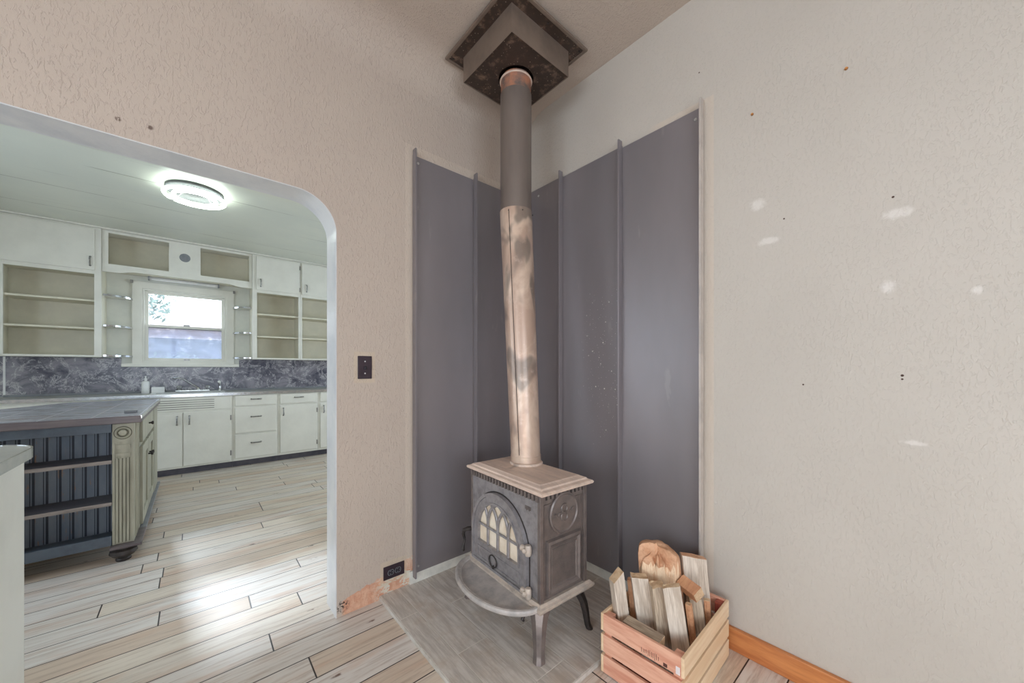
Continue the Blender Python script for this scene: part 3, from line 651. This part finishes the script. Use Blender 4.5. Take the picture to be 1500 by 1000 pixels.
def plank(name, label, mats, size, base, top, spin=0.0, rough=0.0, cut=0.0, seed=1, group='firewood in the crate', nz=10):
    """a split or sawn stick: cross-section size (a, b), axis from base to top in crate coordinates"""
    a, b = size; base, top = Vector(base), Vector(top); L = (top - base).length; r = random.Random(seed)
    m = MB(); ring = []
    n = 4
    for i in range(n + 1): ring.append((-a / 2 + a * i / n, -b / 2))
    for i in range(1, n + 1): ring.append((a / 2, -b / 2 + b * i / n))
    for i in range(1, n + 1): ring.append((a / 2 - a * i / n, b / 2))
    for i in range(1, n): ring.append((-a / 2, b / 2 - b * i / n))
    jit = [(r.uniform(-1, 1) * rough, r.uniform(-1, 1) * rough) for _ in ring]; secs = []
    for k in range(nz + 1):
        z = L * k / nz; sec = []
        for (x, y), (jx, jy) in zip(ring, jit):
            zz = z + (cut * y / b * 2 * (k / nz)) + (r.uniform(-1, 1) * rough * 1.2 if k in (nz,) else 0)
            sec.append((x + jx + r.uniform(-.3, .3) * rough, y + jy + r.uniform(-.3, .3) * rough, zz))
        secs.append(sec)
    m.loft(secs)
    for f in m.bm.faces:
        f.material_index = 1 if len(f.verts) > 4 else 0
    q = (top - base).to_track_quat('Z', 'Y').to_matrix().to_4x4() @ Matrix.Rotation(spin, 4, 'Z')
    o = m.build(name, mats, bev=.0015); o.matrix_world = CM @ Matrix.Translation(base) @ q
    return tag(o, label, 'firewood', group)
plank('firewood_stick', 'pale sawn stick leaning at the left corner of the crate, nearest the stove', [M_GREYW, M_END], (.042, .048), (-.125, .105, .016), (-.168, .129, .372), 0, .0006, .018, 1)
plank('firewood_stick', 'thin dark stick in the gap beside the leftmost pale stick of the crate', [M_BARK, M_BARK], (.026, .026), (-.05, .098, .016), (-.062, .125, .318), 0, .0015, 0, 2)
plank('firewood_stick', 'broad weathered board in front of the tall split log, second pale stick from the left', [M_GREYW, M_END], (.040, .062), (-.06, .040, .016), (-.088, .074, .362), 0, .0016, -.004, 3)
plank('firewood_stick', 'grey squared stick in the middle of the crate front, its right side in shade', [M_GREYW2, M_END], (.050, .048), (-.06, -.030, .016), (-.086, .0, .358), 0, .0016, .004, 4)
plank('firewood_stick', 'pale stick with a crumbled top end, rightmost of the tall front sticks', [M_GREYW, M_END], (.026, .062), (-.065, -.105, .016), (-.088, -.056, .378), 0, .002, .005, 5)
plank('firewood_stick', 'thin sliver standing close behind the right front stick, with a cut orange side', [M_FRESH, M_END], (.02, .022), (.005, -.118, .016), (-.002, -.086, .285), 0, .0012, 0, 6)
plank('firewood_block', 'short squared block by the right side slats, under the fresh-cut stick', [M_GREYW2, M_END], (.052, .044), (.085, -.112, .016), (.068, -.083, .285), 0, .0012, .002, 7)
plank('firewood_stick', 'fresh-cut square stick lying slanted across the pile, its sawn end forward', [M_FRESH, M_END], (.046, .046), (.046, -.040, .332), (.022, -.118, .322), rad(32), .0006, 0, 8)
plank('firewood_board', 'wide weathered board standing at the back by the wall, with bark along its top', [M_GREYW, M_BARK], (.034, .098), (.165, -.075, .016), (.142, -.050, .408), 0, .002, -.012, 9)
plank('firewood_stick', 'narrow strip standing between the back board and the right side slats', [M_FRESH, M_END], (.022, .022), (.125, -.128, .016), (.118, -.112, .262), 0, .0008, 0, 10)
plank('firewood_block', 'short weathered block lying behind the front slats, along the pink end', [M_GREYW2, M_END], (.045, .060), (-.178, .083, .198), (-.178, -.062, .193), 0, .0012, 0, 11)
# tall split log: half round of bark, torn fibrous face towards the room
def split_log():
    r = random.Random(5); m = MB(); base, top = Vector((.062, .03, .016)), Vector((.028, .052, .447)); L = (top - base).length; n = 30; secs = []
    ang = [-PI + 2 * PI * i / n for i in range(n)]
    def rad_at(a):  # flat torn face on the -x / -y side
        c = math.cos(a - rad(200)); R = .083
        return min(R * (1 + .03 * math.sin(5 * a)), .045 / c) if c > .2 else R * (1 + .03 * math.sin(5 * a))
    nz = 14
    for k in range(nz + 1):
        f = k / nz; z = L * f; sec = []
        for a in ang:
            c = math.cos(a - rad(200)); q = rad_at(a); sh = 1.0
            if c > .35:
                q += .006 * r.uniform(-1, 1)
                zz = z * (.84 + .05 * r.uniform(-1, 1) * (f > .95)) if True else z
            else: zz = z
            dome = 1 - .10 * max(0, (f - .86) / .14) ** 2
            sec.append((q * math.cos(a) * dome, q * math.sin(a) * dome, zz - (.03 * max(0, f - .9) / .1 * (1 - abs(math.sin(a * .5 + .4))))))
        secs.append(sec)
    last = secs[-1]
    for sh, up in ((.86, .010), (.66, .018), (.42, .023), (.18, .025), (.02, .026)):
        secs.append([(x * sh + .006 * r.uniform(-1, 1) * (sh > .1), y * sh + .006 * r.uniform(-1, 1) * (sh > .1), z * (.55 + .45 * sh) + L * .95 * (.45 - .45 * sh) + up) for x, y, z in last])
    m.loft(secs, cap=True)
    for f in m.bm.faces:
        c = f.calc_center_median(); a = math.atan2(c.y, c.x)
        f.material_index = 0 if (math.cos(a - rad(200)) > .30 and c.z < L * .85) else 1
    q = (top - base).to_track_quat('Z', 'Y').to_matrix().to_4x4()
    R = (top - base).normalized()
    zax = R; xax = (Vector((1, 0, 0)) - Vector((1, 0, 0)).dot(zax) * zax).normalized(); yax = zax.cross(xax)
    q = Matrix((xax, yax, zax)).transposed().to_4x4()
    o = m.build('firewood_log', [M_ORANGE, M_BARK], smooth=True); o.matrix_world = CM @ Matrix.Translation(base) @ q
    tag(o, 'tallest split log with orange bark and a torn fibrous face, rising above the pile', 'firewood', 'firewood in the crate')
split_log()

# ------------------------------------------------------------------ kitchen: lower cabinets
BF, BH = 3.70, .885                    # face plane, carcass height
def pull(m, x, z, y, vert=False, L=.092):
    pts = [(-L / 2, 0), (-L / 2 + .004, -.016), (-L / 4, -.022), (0, -.017), (L / 4, -.022), (L / 2 - .004, -.016), (L / 2, 0)]
    m.tube([(x + (0 if vert else a), y + b, z + (a if vert else 0)) for a, b in pts], [.010, .006, .0075, .006, .0075, .006, .010], 8)
def base_unit(name, label, x0, x1, doors=(), drawers=(), vents=None):
    t = thing(name, label, 'cabinet', ((x0 + x1) / 2, BF, 0), 0, 'white lower kitchen cabinets')
    bx(x0 + .001, x1 - .001, BF, KY - .002, .075, BH).build('body', M_KCAB, t)
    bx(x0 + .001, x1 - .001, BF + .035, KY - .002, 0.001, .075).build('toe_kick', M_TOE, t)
    for (a, b, z0, z1, hx, hside) in doors:
        d = bx(a, b, BF - .018, BF - .0005, z0, z1).build('door', M_KCAB, t, bev=.004)
        m = MB(); pull(m, hx, z1 - .085, BF - .018, True); m.build('handle', M_PULL, d, True)
        hxx = a - .004 if hside < 0 else b + .004
        for z in (z0 + .09, z1 - .09): bx(hxx - .007, hxx + .007, BF - .022, BF - .0005, z - .03, z + .03).build('hinge', M_PULL, d, bev=.002)
    for (a, b, z0, z1) in drawers:
        d = bx(a, b, BF - .018, BF - .0005, z0, z1).build('drawer', M_KCAB, t, bev=.004)
        m = MB(); pull(m, (a + b) / 2, z0 + (z1 - z0) * .62, BF - .018, False, .10); m.build('handle', M_PULL, d, True)
    if vents:
        p = bx(vents[0], vents[1], BF - .012, BF - .0005, .722, .872).build('vent_panel', M_KCAB, t, bev=.003)
        m = MB()
        for k in range(5):
            z = .742 + k * .024; m.box(vents[0] + .03, vents[1] - .16, BF - .0135, BF - .011, z, z + .006)
        m.build('slot', M_SHADOW, p)
    return t
base_unit('kitchen_cabinet', 'white lower cabinet left of the sink, behind the island', -3.19, -2.44, [(-3.16, -2.83, .10, .70, -2.87, -1), (-2.81, -2.47, .10, .70, -2.77, 1)], [(-3.16, -2.47, .74, .86)])
base_unit('sink_cabinet', 'white sink cabinet with slotted vent panel over two doors', -2.44, -1.395, [(-2.40, -1.852, .095, .70, -1.895, -1), (-1.842, -1.418, .095, .70, -1.79, 1)], [], (-2.40, -1.41))
base_unit('drawer_cabinet', 'white kitchen cabinet with a stack of three drawers right of the sink', -1.395, -.93, [], [(-1.375, -.948, .745, .872), (-1.375, -.948, .41, .725), (-1.375, -.948, .105, .39)])
base_unit('kitchen_cabinet', 'white lower cabinet with one door under one drawer, right of the drawer stack', -.93, -.455, [(-.905, -.475, .105, .725, -.868, 1)], [(-.905, -.475, .745, .872)])
base_unit('kitchen_cabinet', 'white lower cabinet at right, cut off by the arch jamb', -.455, .15, [(-.43, .12, .105, .725, -.385, 1)], [(-.43, .12, .745, .872)])
ct = thing('kitchen_countertop', 'pale laminate counter with metal edge under the kitchen window', 'countertop', (-1.5, BF, BH))
bx(-3.2, .15, BF - .022, KY - .002, BH + .001, BH + .028).build('surface', M_COUNTER, ct)
bx(-3.2, .15, BF - .027, BF - .0225, BH - .004, BH + .029).build('metal_edge', M_CHROME, ct)
bx(-3.2, .15, KY - .022, KY - .0065, BH + .0285, BH + .05).build('rear_rail', M_GREY, ct)
# marble-look splashback, notched round the window apron
t = thing('splashback', 'dark marble-pattern panel on wall between counter and upper cabinets', 'splashback', (-1.5, KY, .93))
bx(-4.19, .15, KY - .006, KY - .0005, BH + .03, 1.222).build('panel', M_MARBLE, t)
bx(-4.19, -2.385, KY - .006, KY - .0005, 1.2225, 1.327).build('panel', M_MARBLE, t)
bx(-1.29, .15, KY - .006, KY - .0005, 1.2225, 1.327).build('panel', M_MARBLE, t)
bx(-3.205, -3.19, KY - .009, KY - .0063, .935, 1.325).build('joint_strip', M_WHITE, t)
# ------------------------------------------------------------------ upper cabinets
UF = 3.95
def upper(label, x0, x1, doors, bays, shelves, zt=2.70):
    t = thing('wall_cabinet', label, 'cabinet', ((x0 + x1) / 2, UF, 1.33), 0, 'white upper kitchen cabinets')
    z0, zm = 1.33, 2.225
    m = MB(); m.box(x0, x1, KY - .012, KY - .001, z0, zt)
    m.box(x0, x0 + .018, UF + .02, KY - .012, z0, zt); m.box(x1 - .018, x1, UF + .02, KY - .012, z0, zt)
    m.box(x0 + .018, x1 - .018, UF + .02, KY - .012, z0, z0 + .018); m.box(x0 + .018, x1 - .018, UF + .02, KY - .012, zm, zm + .02); m.box(x0 + .018, x1 - .018, UF + .02, KY - .012, zt - .02, zt)
    m.build('carcass', M_KIN, t)
    m = MB(); xs = [x0] + [v for b in bays for v in b] + [x1]
    for a, b in zip(xs[::2], xs[1::2]): m.box(a, b, UF, UF + .02, z0 - .005, zt)
    for a, b in bays: m.box(a, b, UF, UF + .02, z0 - .005, z0 + .014); m.box(a, b, UF, UF + .02, zm - .02, zm + .035); m.box(a, b, UF, UF + .02, zt - .035, zt)
    m.build('face_frame', M_KCAB, t, bev=.002)
    for a, b in bays:
        for z in shelves: bx(a - .004, b + .004, UF + .022, KY - .013, z, z + .018).build('shelf', M_KIN, t)
    for (a, b, hx, hs) in doors:
        d = bx(a, b, UF - .018, UF - .0005, zm + .018, zt - .02).build('door', M_KCAB, t, bev=.004)
        m = MB(); pull(m, hx, zm + .11, UF - .018, True); m.build('handle', M_PULL, d, True)
        q = b + .004 if hs > 0 else a - .004
        for z in (zm + .08, zt - .09): bx(q - .006, q + .006, UF - .021, UF - .0005, z - .028, z + .028).build('hinge', M_PULL, d, bev=.002)
    return t
upper('white upper cabinet left of window, one wide door over open shelves', -3.19, -2.50, [(-3.17, -2.545, -2.575, -1)], [(-3.13, -2.55)], (1.62, 1.915))
upper('white upper cabinet just right of the window, one door over open shelves', -1.175, -.622, [(-1.135, -.635, -1.085, 1)], [(-1.125, -.645)], (1.62, 1.915))
upper('white upper cabinet beside the arch jamb, right-hand of the two', -.620, .15, [(-.605, .12, -.545, 1)], [(-.600, .11)], (1.62, 1.915))
struct(bx(-4.19, .15, UF - .012, KY, 2.702, KC).build('trim_4', M_KCAB, bev=.004))
# bridge cupboard over the window with two open cubbies and a scalloped lower edge
t = thing('bridge_cupboard', 'white bridge cupboard over window with two open cubbies and round vent', 'cabinet', (-1.84, UF + .03, 2.25))
x0, x1, yf = -2.498, -1.177, UF + .03
def scall(x):
    d = min(x - x0, x1 - x); return 2.252 + .028 * (0.5 - .5 * math.cos(PI * min(1, max(0, (d - .10) / .16)))) if d < .26 else 2.28
m = MB(); N = 40; lo = [(x0 + (x1 - x0) * i / N, scall(x0 + (x1 - x0) * i / N)) for i in range(N + 1)]
m.prism([(x, yf, z) for x, z in lo] + [(x1, yf, 2.34), (x0, yf, 2.34)], (0, .018, 0))
for (a, b) in ((x0, -2.452), (-1.972, -1.69), (-1.206, x1)): m.box(a, b, yf, yf + .018, 2.34, 2.70)
for (a, b) in ((-2.452, -1.972), (-1.69, -1.206)): m.box(a, b, yf, yf + .018, 2.675, 2.70)
m.build('face_board', M_KCAB, t)
m = MB(); m.box(x0, x1, KY - .012, KY - .001, 2.30, 2.70); m.box(x0, x1, yf + .019, KY - .012, 2.30, 2.315)
for x in (x0, -1.965, -1.715, x1 - .018): m.box(x, x + .018, yf + .019, KY - .012, 2.315, 2.70)
m.build('cubby', M_KIN, t)
m = MB(); m.lathe([(.0001, -.004), (.045, -.004), (.05, 0)], (-1.832, yf, 2.525), 28, 'y'); m.build('round_vent', M_GREY, t, True)
# little scalloped corner shelves
def corner_shelf(label, x, s, z, r):
    t = thing('corner_shelf', label, 'shelf', (x, KY, z), 0, 'small shelves beside the window')
    a0, a1 = (-PI / 2, 0) if s > 0 else (-PI, -PI / 2)
    arcp = [(x + s * .001 + r * math.cos(a), KY - .008 + .24 * math.sin(a)) for a in [a0 + (a1 - a0) * i / 14 for i in range(15)]]
    pts = [(x + s * .001, KY - .008)] + arcp
    MB().prism([(p[0], p[1], z) for p in pts], (0, 0, .016)).build('board', M_KCAB, t)
    m = MB(); m.loft([[(p[0], p[1], z - .002), (p[0], p[1], z + .018), (p[0] + s * .002, p[1] - .003, z + .018), (p[0] + s * .002, p[1] - .003, z - .002)] for p in arcp]); m.build('metal_edge', M_CHROME, t)
for nm, x, s, r in (('left', -2.499, 1, .205), ('right', -1.177, -1, .18)):
    for q, z in (('top', 2.0), ('middle', 1.665), ('bottom', 1.335)):
        corner_shelf(f'{q} of three quarter-round shelves {nm} of the kitchen window', x, s, z, r)
# ------------------------------------------------------------------ kitchen window
w = struct(MB().ring(rect(-2.30, -1.345, 1.225, 2.235, KY - .018), rect(-2.215, -1.425, 1.275, 2.155, KY - .018), (0, .017, 0)).build('window_1', M_KCAB, bev=.003))
m = MB().ring(rect(-2.219, -1.421, 1.271, 2.159, KY + .0), rect(-2.195, -1.445, 1.295, 2.14, KY + .0), (0, .11, 0)); m.build('window_frame', M_KCAB, w)
bx(-2.384, -1.292, KY - .04, KY - .0065, 1.224, 1.262).build('window_sill', M_KCAB, w, bev=.004)
s1 = MB().ring(rect(-2.194, -1.446, 1.70, 2.139, KY + .06), rect(-2.165, -1.475, 1.73, 2.11, KY + .06), (0, .03, 0)).build('upper_sash', M_KCAB, w)
s2 = MB().ring(rect(-2.194, -1.446, 1.296, 1.735, KY + .025), rect(-2.165, -1.475, 1.33, 1.705, KY + .025), (0, .03, 0)).build('lower_sash', M_KCAB, w)
bx(-2.166, -1.474, KY + .072, KY + .076, 1.729, 2.111).build('pane', M_PANE, s1)
bx(-2.166, -1.474, KY + .038, KY + .042, 1.329, 1.706).build('pane', M_PANE_D, s2)
bx(-1.85, -1.79, KY + .005, KY + .0245, 1.735, 1.752).build('sash_lock', M_PULL, s2)
bx(-1.85, -1.79, KY + .012, KY + .0245, 1.305, 1.322).build('sash_lift', M_PULL, s2)
for (x, z) in ((-2.30, 2.235), (-1.345, 2.235)): MB().box(x - .012, x + .012, KY - .035, KY - .0185, z - .03, z + .005).build('curtain_bracket', M_PULL, w)
t = thing('strip_light', 'white tube light mounted on wall above the kitchen window', 'strip light', (-1.83, KY - .04, 2.26))
bx(-2.16, -1.505, KY - .045, KY - .02, 2.262, 2.296).build('housing', M_WHITE, t, bev=.003)
MB().tube([(-2.13, KY - .055, 2.27), (-1.535, KY - .055, 2.27)], .013, 12).build('tube', M_WHITE, t, True)
for x in (-2.163, -1.515): bx(x, x + .014, KY - .07, KY - .02, 2.255, 2.30).build('end_cap', M_GREY, t)
# ------------------------------------------------------------------ things on the counter
CT = BH + .0285
t = thing('soap_dispenser', 'slim pale pump bottle standing on counter left of the faucet', 'soap dispenser', (-2.175, 4.12, CT))
MB().lathe([(.034, 0), (.036, .004), (.036, .125), (.030, .14), (.013, .145)], (-2.175, 4.12, CT), 20).build('bottle', M_WHITE, t, True)
m = MB().lathe([(.012, .1455), (.012, .175), (.006, .178), (.006, .195), (.009, .197), (.009, .203)], (-2.175, 4.12, CT), 14); m.tube([(-2.175, 4.12, CT + .2), (-2.175, 4.08, CT + .198)], .005, 8); m.build('pump', M_WHITE, t, True)
t = thing('sponge_holder', 'small white box beside the pump bottle on counter', 'box', (-2.07, 4.13, CT))
m = MB().ring([(-2.125, 4.09, CT), (-2.015, 4.09, CT), (-2.015, 4.17, CT), (-2.125, 4.17, CT)], [(-2.119, 4.096, CT), (-2.021, 4.096, CT), (-2.021, 4.164, CT), (-2.119, 4.164, CT)], (0, 0, .07)); m.box(-2.12, -2.02, 4.095, 4.165, CT, CT + .055); m.build('box', M_WHITE, t)
t = thing('sink', 'white enamel sink let into the counter under the window', 'sink', (-1.79, 3.98, CT))
MB().ring([(-2.12, 3.77, CT), (-1.46, 3.77, CT), (-1.46, 4.19, CT), (-2.12, 4.19, CT)], [(-2.08, 3.81, CT), (-1.5, 3.81, CT), (-1.5, 4.06, CT), (-2.08, 4.06, CT)], (0, 0, .007)).build('rim', M_WHITE, t, bev=.002)
bx(-2.08, -1.5, 3.81, 4.06, CT + .0003, CT + .001).build('basin', M_GREY, t)
FZ = CT + .0075
t = thing('faucet', 'chrome two-handle kitchen faucet with slanted spout at the sink', 'faucet', (-1.76, 4.13, FZ))
bx(-1.92, -1.60, 4.10, 4.16, FZ, FZ + .018).build('deck_plate', M_CHROME, t, bev=.006)
m = MB().lathe([(.02, .018), (.018, .035), (.012, .045)], (-1.71, 4.13, FZ), 14); m.tube([(-1.71, 4.13, FZ + .04), (-1.76, 4.115, FZ + .08), (-1.85, 4.06, FZ + .155), (-1.90, 4.02, FZ + .17), (-1.935, 3.99, FZ + .165)], [.012, .011, .010, .010, .011], 10); m.build('spout', M_CHROME, t, True)
for x in (-1.885, -1.575 + .0): MB().lathe([(.014, .0), (.016, .02), (.028, .028), (.03, .045), (.022, .056), (.0001, .058)], (x if x < -1.8 else -1.62, 4.13, FZ + .016), 12).build('handle', M_CHROME, t, True)
t = thing('sink_sprayer', 'slim upright pull-out sprayer at the right rear of the sink', 'sprayer', (-1.50, 4.13, FZ))
MB().lathe([(.022, 0), (.02, .012), (.014, .02), (.012, .075), (.017, .085), (.016, .105), (.008, .11)], (-1.50, 4.13, FZ), 14).build('body', M_CHROME, t, True)
m = MB(); m.tube([(-1.5, 4.13, FZ + .102), (-1.51, 4.105, FZ + .118)], [.012, .015], 10); m.build('nozzle', M_WHITE, t, True)
# ------------------------------------------------------------------ ceiling light
t = thing('ceiling_light', 'lit round fluorescent fitting with two ring tubes on kitchen ceiling', 'ceiling light', (-1.742, 2.25, KC))
LX, LY = -1.742, 2.25
MB().lathe([(.192, 0), (.195, -.022), (.188, -.028), (.06, -.03), (.0001, -.03)], (LX, LY, KC - .0005), 36).build('base', M_PAN, t, True)
def circ(r, z, tr, a0, a1, n=48): return MB().tube([(LX + r * math.cos(a0 + (a1 - a0) * i / n), LY + r * math.sin(a0 + (a1 - a0) * i / n), KC + z) for i in range(n + 1)], tr, 10)
circ(.198, -.062, .013, rad(150), rad(150 + 346)).build('ring_tube', M_TUBE, t, True)
circ(.138, -.066, .013, rad(150), rad(150 + 342)).build('ring_tube', M_TUBE, t, True)
for r in (.198, .138):
    m = circ(r, -.062 - (.004 if r < .15 else 0), .018, rad(137), rad(149), 4); m.build('socket', M_WHITE, t, True)
for a in (30, 150, 270):
    c, s = math.cos(rad(a)), math.sin(rad(a)); m = MB(); m.tube([(LX + .1 * c, LY + .1 * s, KC - .03), (LX + .15 * c, LY + .15 * s, KC - .085), (LX + .19 * c, LY + .19 * s, KC - .084), (LX + .205 * c, LY + .205 * s, KC - .06)], .003, 6); m.build('clip', M_WHITE, t, True)
# ------------------------------------------------------------------ island
IX0, IX1, IY0, IY1 = -2.86, -2.035, 1.45, 3.03
IT = .885
t = thing('kitchen_island', 'sage and slate-blue kitchen island with beadboard shelves and tiled top', 'island', (-2.45, 2.2, 0))
top = [(-2.0, 1.385), (-2.0, 3.06), (-2.57, 3.0), (-2.80, 2.51), (-2.93, 2.4), (-2.93, 1.385)]
MB().prism([(x, y, IT + .022) for x, y in [(-2.004, 1.389), (-2.004, 3.056), (-2.568, 2.996), (-2.798, 2.508), (-2.926, 2.398), (-2.926, 1.389)]], (0, 0, .002)).build('tiled_top', M_ISTOP, None)
tt = [o for o in COL.objects if o.name.startswith('tiled_top')][0]; tt.parent = t; tt.location = (2.45, -2.2, 0)
ed = MB().prism([(x, y, IT - .022) for x, y in top], (0, 0, .0435)).build('top_edge', M_ISEDGE, t, bev=.004)
bx(-2.004, -1.998, 1.386, 3.06, IT + .004, IT + .0235).build('metal_edge', M_CHROME, ed)
body = [(IX1, 1.70), (IX1, IY1), (-2.58, 2.97), (-2.76, 2.55), (-2.86, 2.45), (IX0, 1.70)]
MB().prism([(x, y, .10) for x, y in body], (0, 0, IT - .023 - .10)).build('body', M_GREEN, t)
# bookcase end: beadboard back, shelves, rails
bb = bx(IX0, -2.135, 1.68, 1.699, .10, IT - .023).build('beadboard', M_BLUE, t)
m = MB(); x = -2.17
while x > IX0:
    m.box(x - .005, x + .005, 1.6785, 1.6799, .126, .84); m.box(x - .015, x - .0115, 1.6788, 1.6799, .126, .84); x -= .052
m.build('groove', M_BLUE_D, bb)
bx(IX0, -2.135, 1.45, 1.47, .805, IT - .023).build('top_rail', M_RAIL, t, bev=.002)
bx(IX0, -2.135, 1.45, 1.47, .105, .165).build('bottom_rail', M_RAIL, t, bev=.002)
bx(IX0, -2.135, 1.47, 1.68, .105, .125).build('bottom_shelf', M_RAIL, t)
for z in (.352, .612): bx(IX0, -2.135, 1.452, 1.4575, z, z + .021).build('lit_edge', M_SEDGE, bx(IX0, -2.135, 1.458, 1.68, z, z + .02).build('shelf', M_ISHELF, t))
bx(IX0, IX0 + .02, 1.45, 1.68, .105, .86).build('side_board', M_BLUE, t)
# fluted corner post with rosette
po = bx(-2.133, -2.037, 1.452, 1.70, .105, IT - .023).build('corner_post', M_GREEN, t, bev=.003)
m = MB(); yq = 1.452
m.box(-2.130, -2.042, yq - .008, yq, .745, .855); m.box(-2.118, -2.052, yq - .006, yq, .70, .725); m.box(-2.118, -2.052, yq - .006, yq, .655, .672)
for x in (-2.117, -2.101, -2.085, -2.069): m.box(x, x + .009, yq - .006, yq, .115, .64)
m.box(-2.131, -2.121, yq - .007, yq, .108, .735); m.box(-2.049, -2.039, yq - .007, yq, .108, .735)
m.lathe([(.036, -.008), (.036, -.013), (.031, -.015), (.028, -.010), (.02, -.010), (.016, -.015), (.008, -.016), (.0001, -.018)], (-2.086, yq, .80), 28, 'y')
m.build('fluting', M_GREEN, po)
m = MB()
for x in (-2.119, -2.106, -2.090, -2.074, -2.0595): m.box(x, x + .0028, yq - .0012, yq, .115, .64)
m.lathe([(.041, -.0082), (.041, -.0093), (.037, -.0093)], (-2.086, yq, .80), 28, 'y'); m.lathe([(.0265, -.0105), (.0265, -.0118), (.0205, -.0118), (.0205, -.0105)], (-2.086, yq, .80), 28, 'y'); m.build('groove', M_GREEN_D, po)
m = MB()
for y in (1.50, 1.55, 1.60, 1.65): m.box(IX1 - .003, IX1 + .003, y, y + .022, .12, .85)
m.build('side_fluting', M_GREEN, po)
bx(-2.14, -2.0, 1.405, 1.71, .088, .104).build('base_block', M_ISEDGE, t, bev=.003)
bx(IX1 + .0005, -2.0, 1.711, 3.06, .088, .104).build('base_ledge', M_GREY, t, bev=.002)
for (x, y) in ((-2.085, 1.462), (-2.085, 2.95), (-2.78, 1.50), (-2.60, 2.80)):
    MB().lathe([(.0001, .001), (.034, .001), (.036, .012), (.030, .02), (.050, .032), (.064, .05), (.060, .068), (.046, .078), (.044, .0875)], (x, y, 0), 24).build('bun_foot', M_DARK, t, True)
KN = [(.006, 0), (.006, .012), (.014, .02), (.012, .028), (.0001, .03)]
for (y0, y1, yk) in ((1.73, 2.165, 2.13), (2.18, 2.62, 2.215)):
    d = MB().ring([(IX1, y0, .12), (IX1, y1, .12), (IX1, y1, .66), (IX1, y0, .66)], [(IX1, y0 + .07, .19), (IX1, y1 - .07, .19), (IX1, y1 - .07, .59), (IX1, y0 + .07, .59)], (.016, 0, 0)).build('door', M_GREEN, t, bev=.002)
    bx(IX1 + .0003, IX1 + .005, y0 + .07, y1 - .07, .19, .59).build('door_panel', M_GREEN, d)
    MB().lathe(KN, (IX1 + .016, yk, .54), 12, 'x').build('knob', M_DARK, d, True)
q = bx(IX1 + .0003, IX1 + .016, 1.73, 2.62, .69, .84).build('drawer', M_GREEN, t, bev=.003)
MB().lathe(KN, (IX1 + .016, 2.17, .775), 12, 'x').build('knob', M_DARK, q, True)
bx(IX1 + .0003, IX1 + .018, 2.66, 3.02, .106, .86).build('rear_post', M_GREEN, t, bev=.003)
t = thing('power_box', 'small grey block lying on the right end of the island top', 'power box', (-2.065, 1.60, IT + .0245))
bx(-2.095, -2.035, 1.575, 1.635, IT + .0246, IT + .042).build('box', M_GREY, t, bev=.003)
# ------------------------------------------------------------------ low cabinet end at the left of the arch
t = thing('peninsula_cabinet', 'cream low cabinet with round-cornered counter at left edge of picture', 'cabinet', (-2.55, .05, 0))
bx(-2.905, -2.225, -.45, .33, 0.001, .875).build('body', M_KCAB, t, bev=.003)
pts = [(-2.91, -.5), (-2.20, -.5)] + [(x, y) for x, y in arc(-2.34, .265, .14, 0, PI / 2, 10, .17)] + [(-2.91, .435)]
cn = MB().prism([(x, y, .876) for x, y in pts], (0, 0, .033)).build('countertop', M_COUNTER, t)
ep = pts[1:-1]
MB().loft([[(x - .0005, y, .874), (x + .004, y + .002, .874), (x + .004, y + .002, .911), (x - .0005, y, .911)] for x, y in ep]).build('metal_edge', M_CHROME, cn)
# ------------------------------------------------------------------ outside the kitchen window
o = struct(bx(-30, 30, KY + .5, 45, -.9, -.7).build('ground', M_GRASS))
t = thing('neighbour_house', 'pale house with low roof beyond the kitchen window', 'building', (-6, 20, -.7))
bx(-16, 6, 20, 27, -.7, 2.5).build('wall', M_SIDING, t)
m = MB().prism([(-17, 19.4, 2.5), (-17, 27.6, 2.5), (-17, 23.5, 4.3)], (24, 0, 0)); m.build('roof', M_ROOF, t)
def blob(name, label, cat, c, rx, rz, n, seed, trunk=None):
    t = thing(name, label, cat, (c[0], c[1], -.7)); r = random.Random(seed); m = MB()
    for i in range(n):
        a, b = r.uniform(0, 2 * PI), math.acos(r.uniform(-.8, 1)); q = r.uniform(.55, 1.0)
        p = Vector((c[0] + rx * q * math.sin(b) * math.cos(a), c[1] + rx * q * math.sin(b) * math.sin(a), c[2] + rz * q * math.cos(b)))
        s = r.uniform(.05, .12); u = Vector((r.uniform(-1, 1), r.uniform(-1, 1), r.uniform(-1, 1))).normalized(); v = u.orthogonal().normalized()
        m.face([p - u * s, p - v * s * .5, p + u * s, p + v * s * .5])
    m.build('foliage', M_LEAF, t)
    if trunk: m = MB(); m.tube([(c[0], c[1], -.7), (c[0] + .05, c[1], c[2] - rz * .3), (c[0], c[1], c[2] + rz * .4)], [trunk, trunk * .7, trunk * .25], 8); m.build('trunk', M_TRUNK, t, True)
blob('tree', 'leafy tree seen through upper left of the kitchen window', 'tree', (-3.25, 14.0, 4.0), 1.25, 1.7, 1100, 3, .14)
blob('shrub', 'rounded shrub behind the hazy lower window pane', 'shrub', (-2.1, 9.2, .55), 1.2, 1.0, 1500, 8, .05)
for o in bpy.data.objects:
    if '_w' in o: del o['_w']
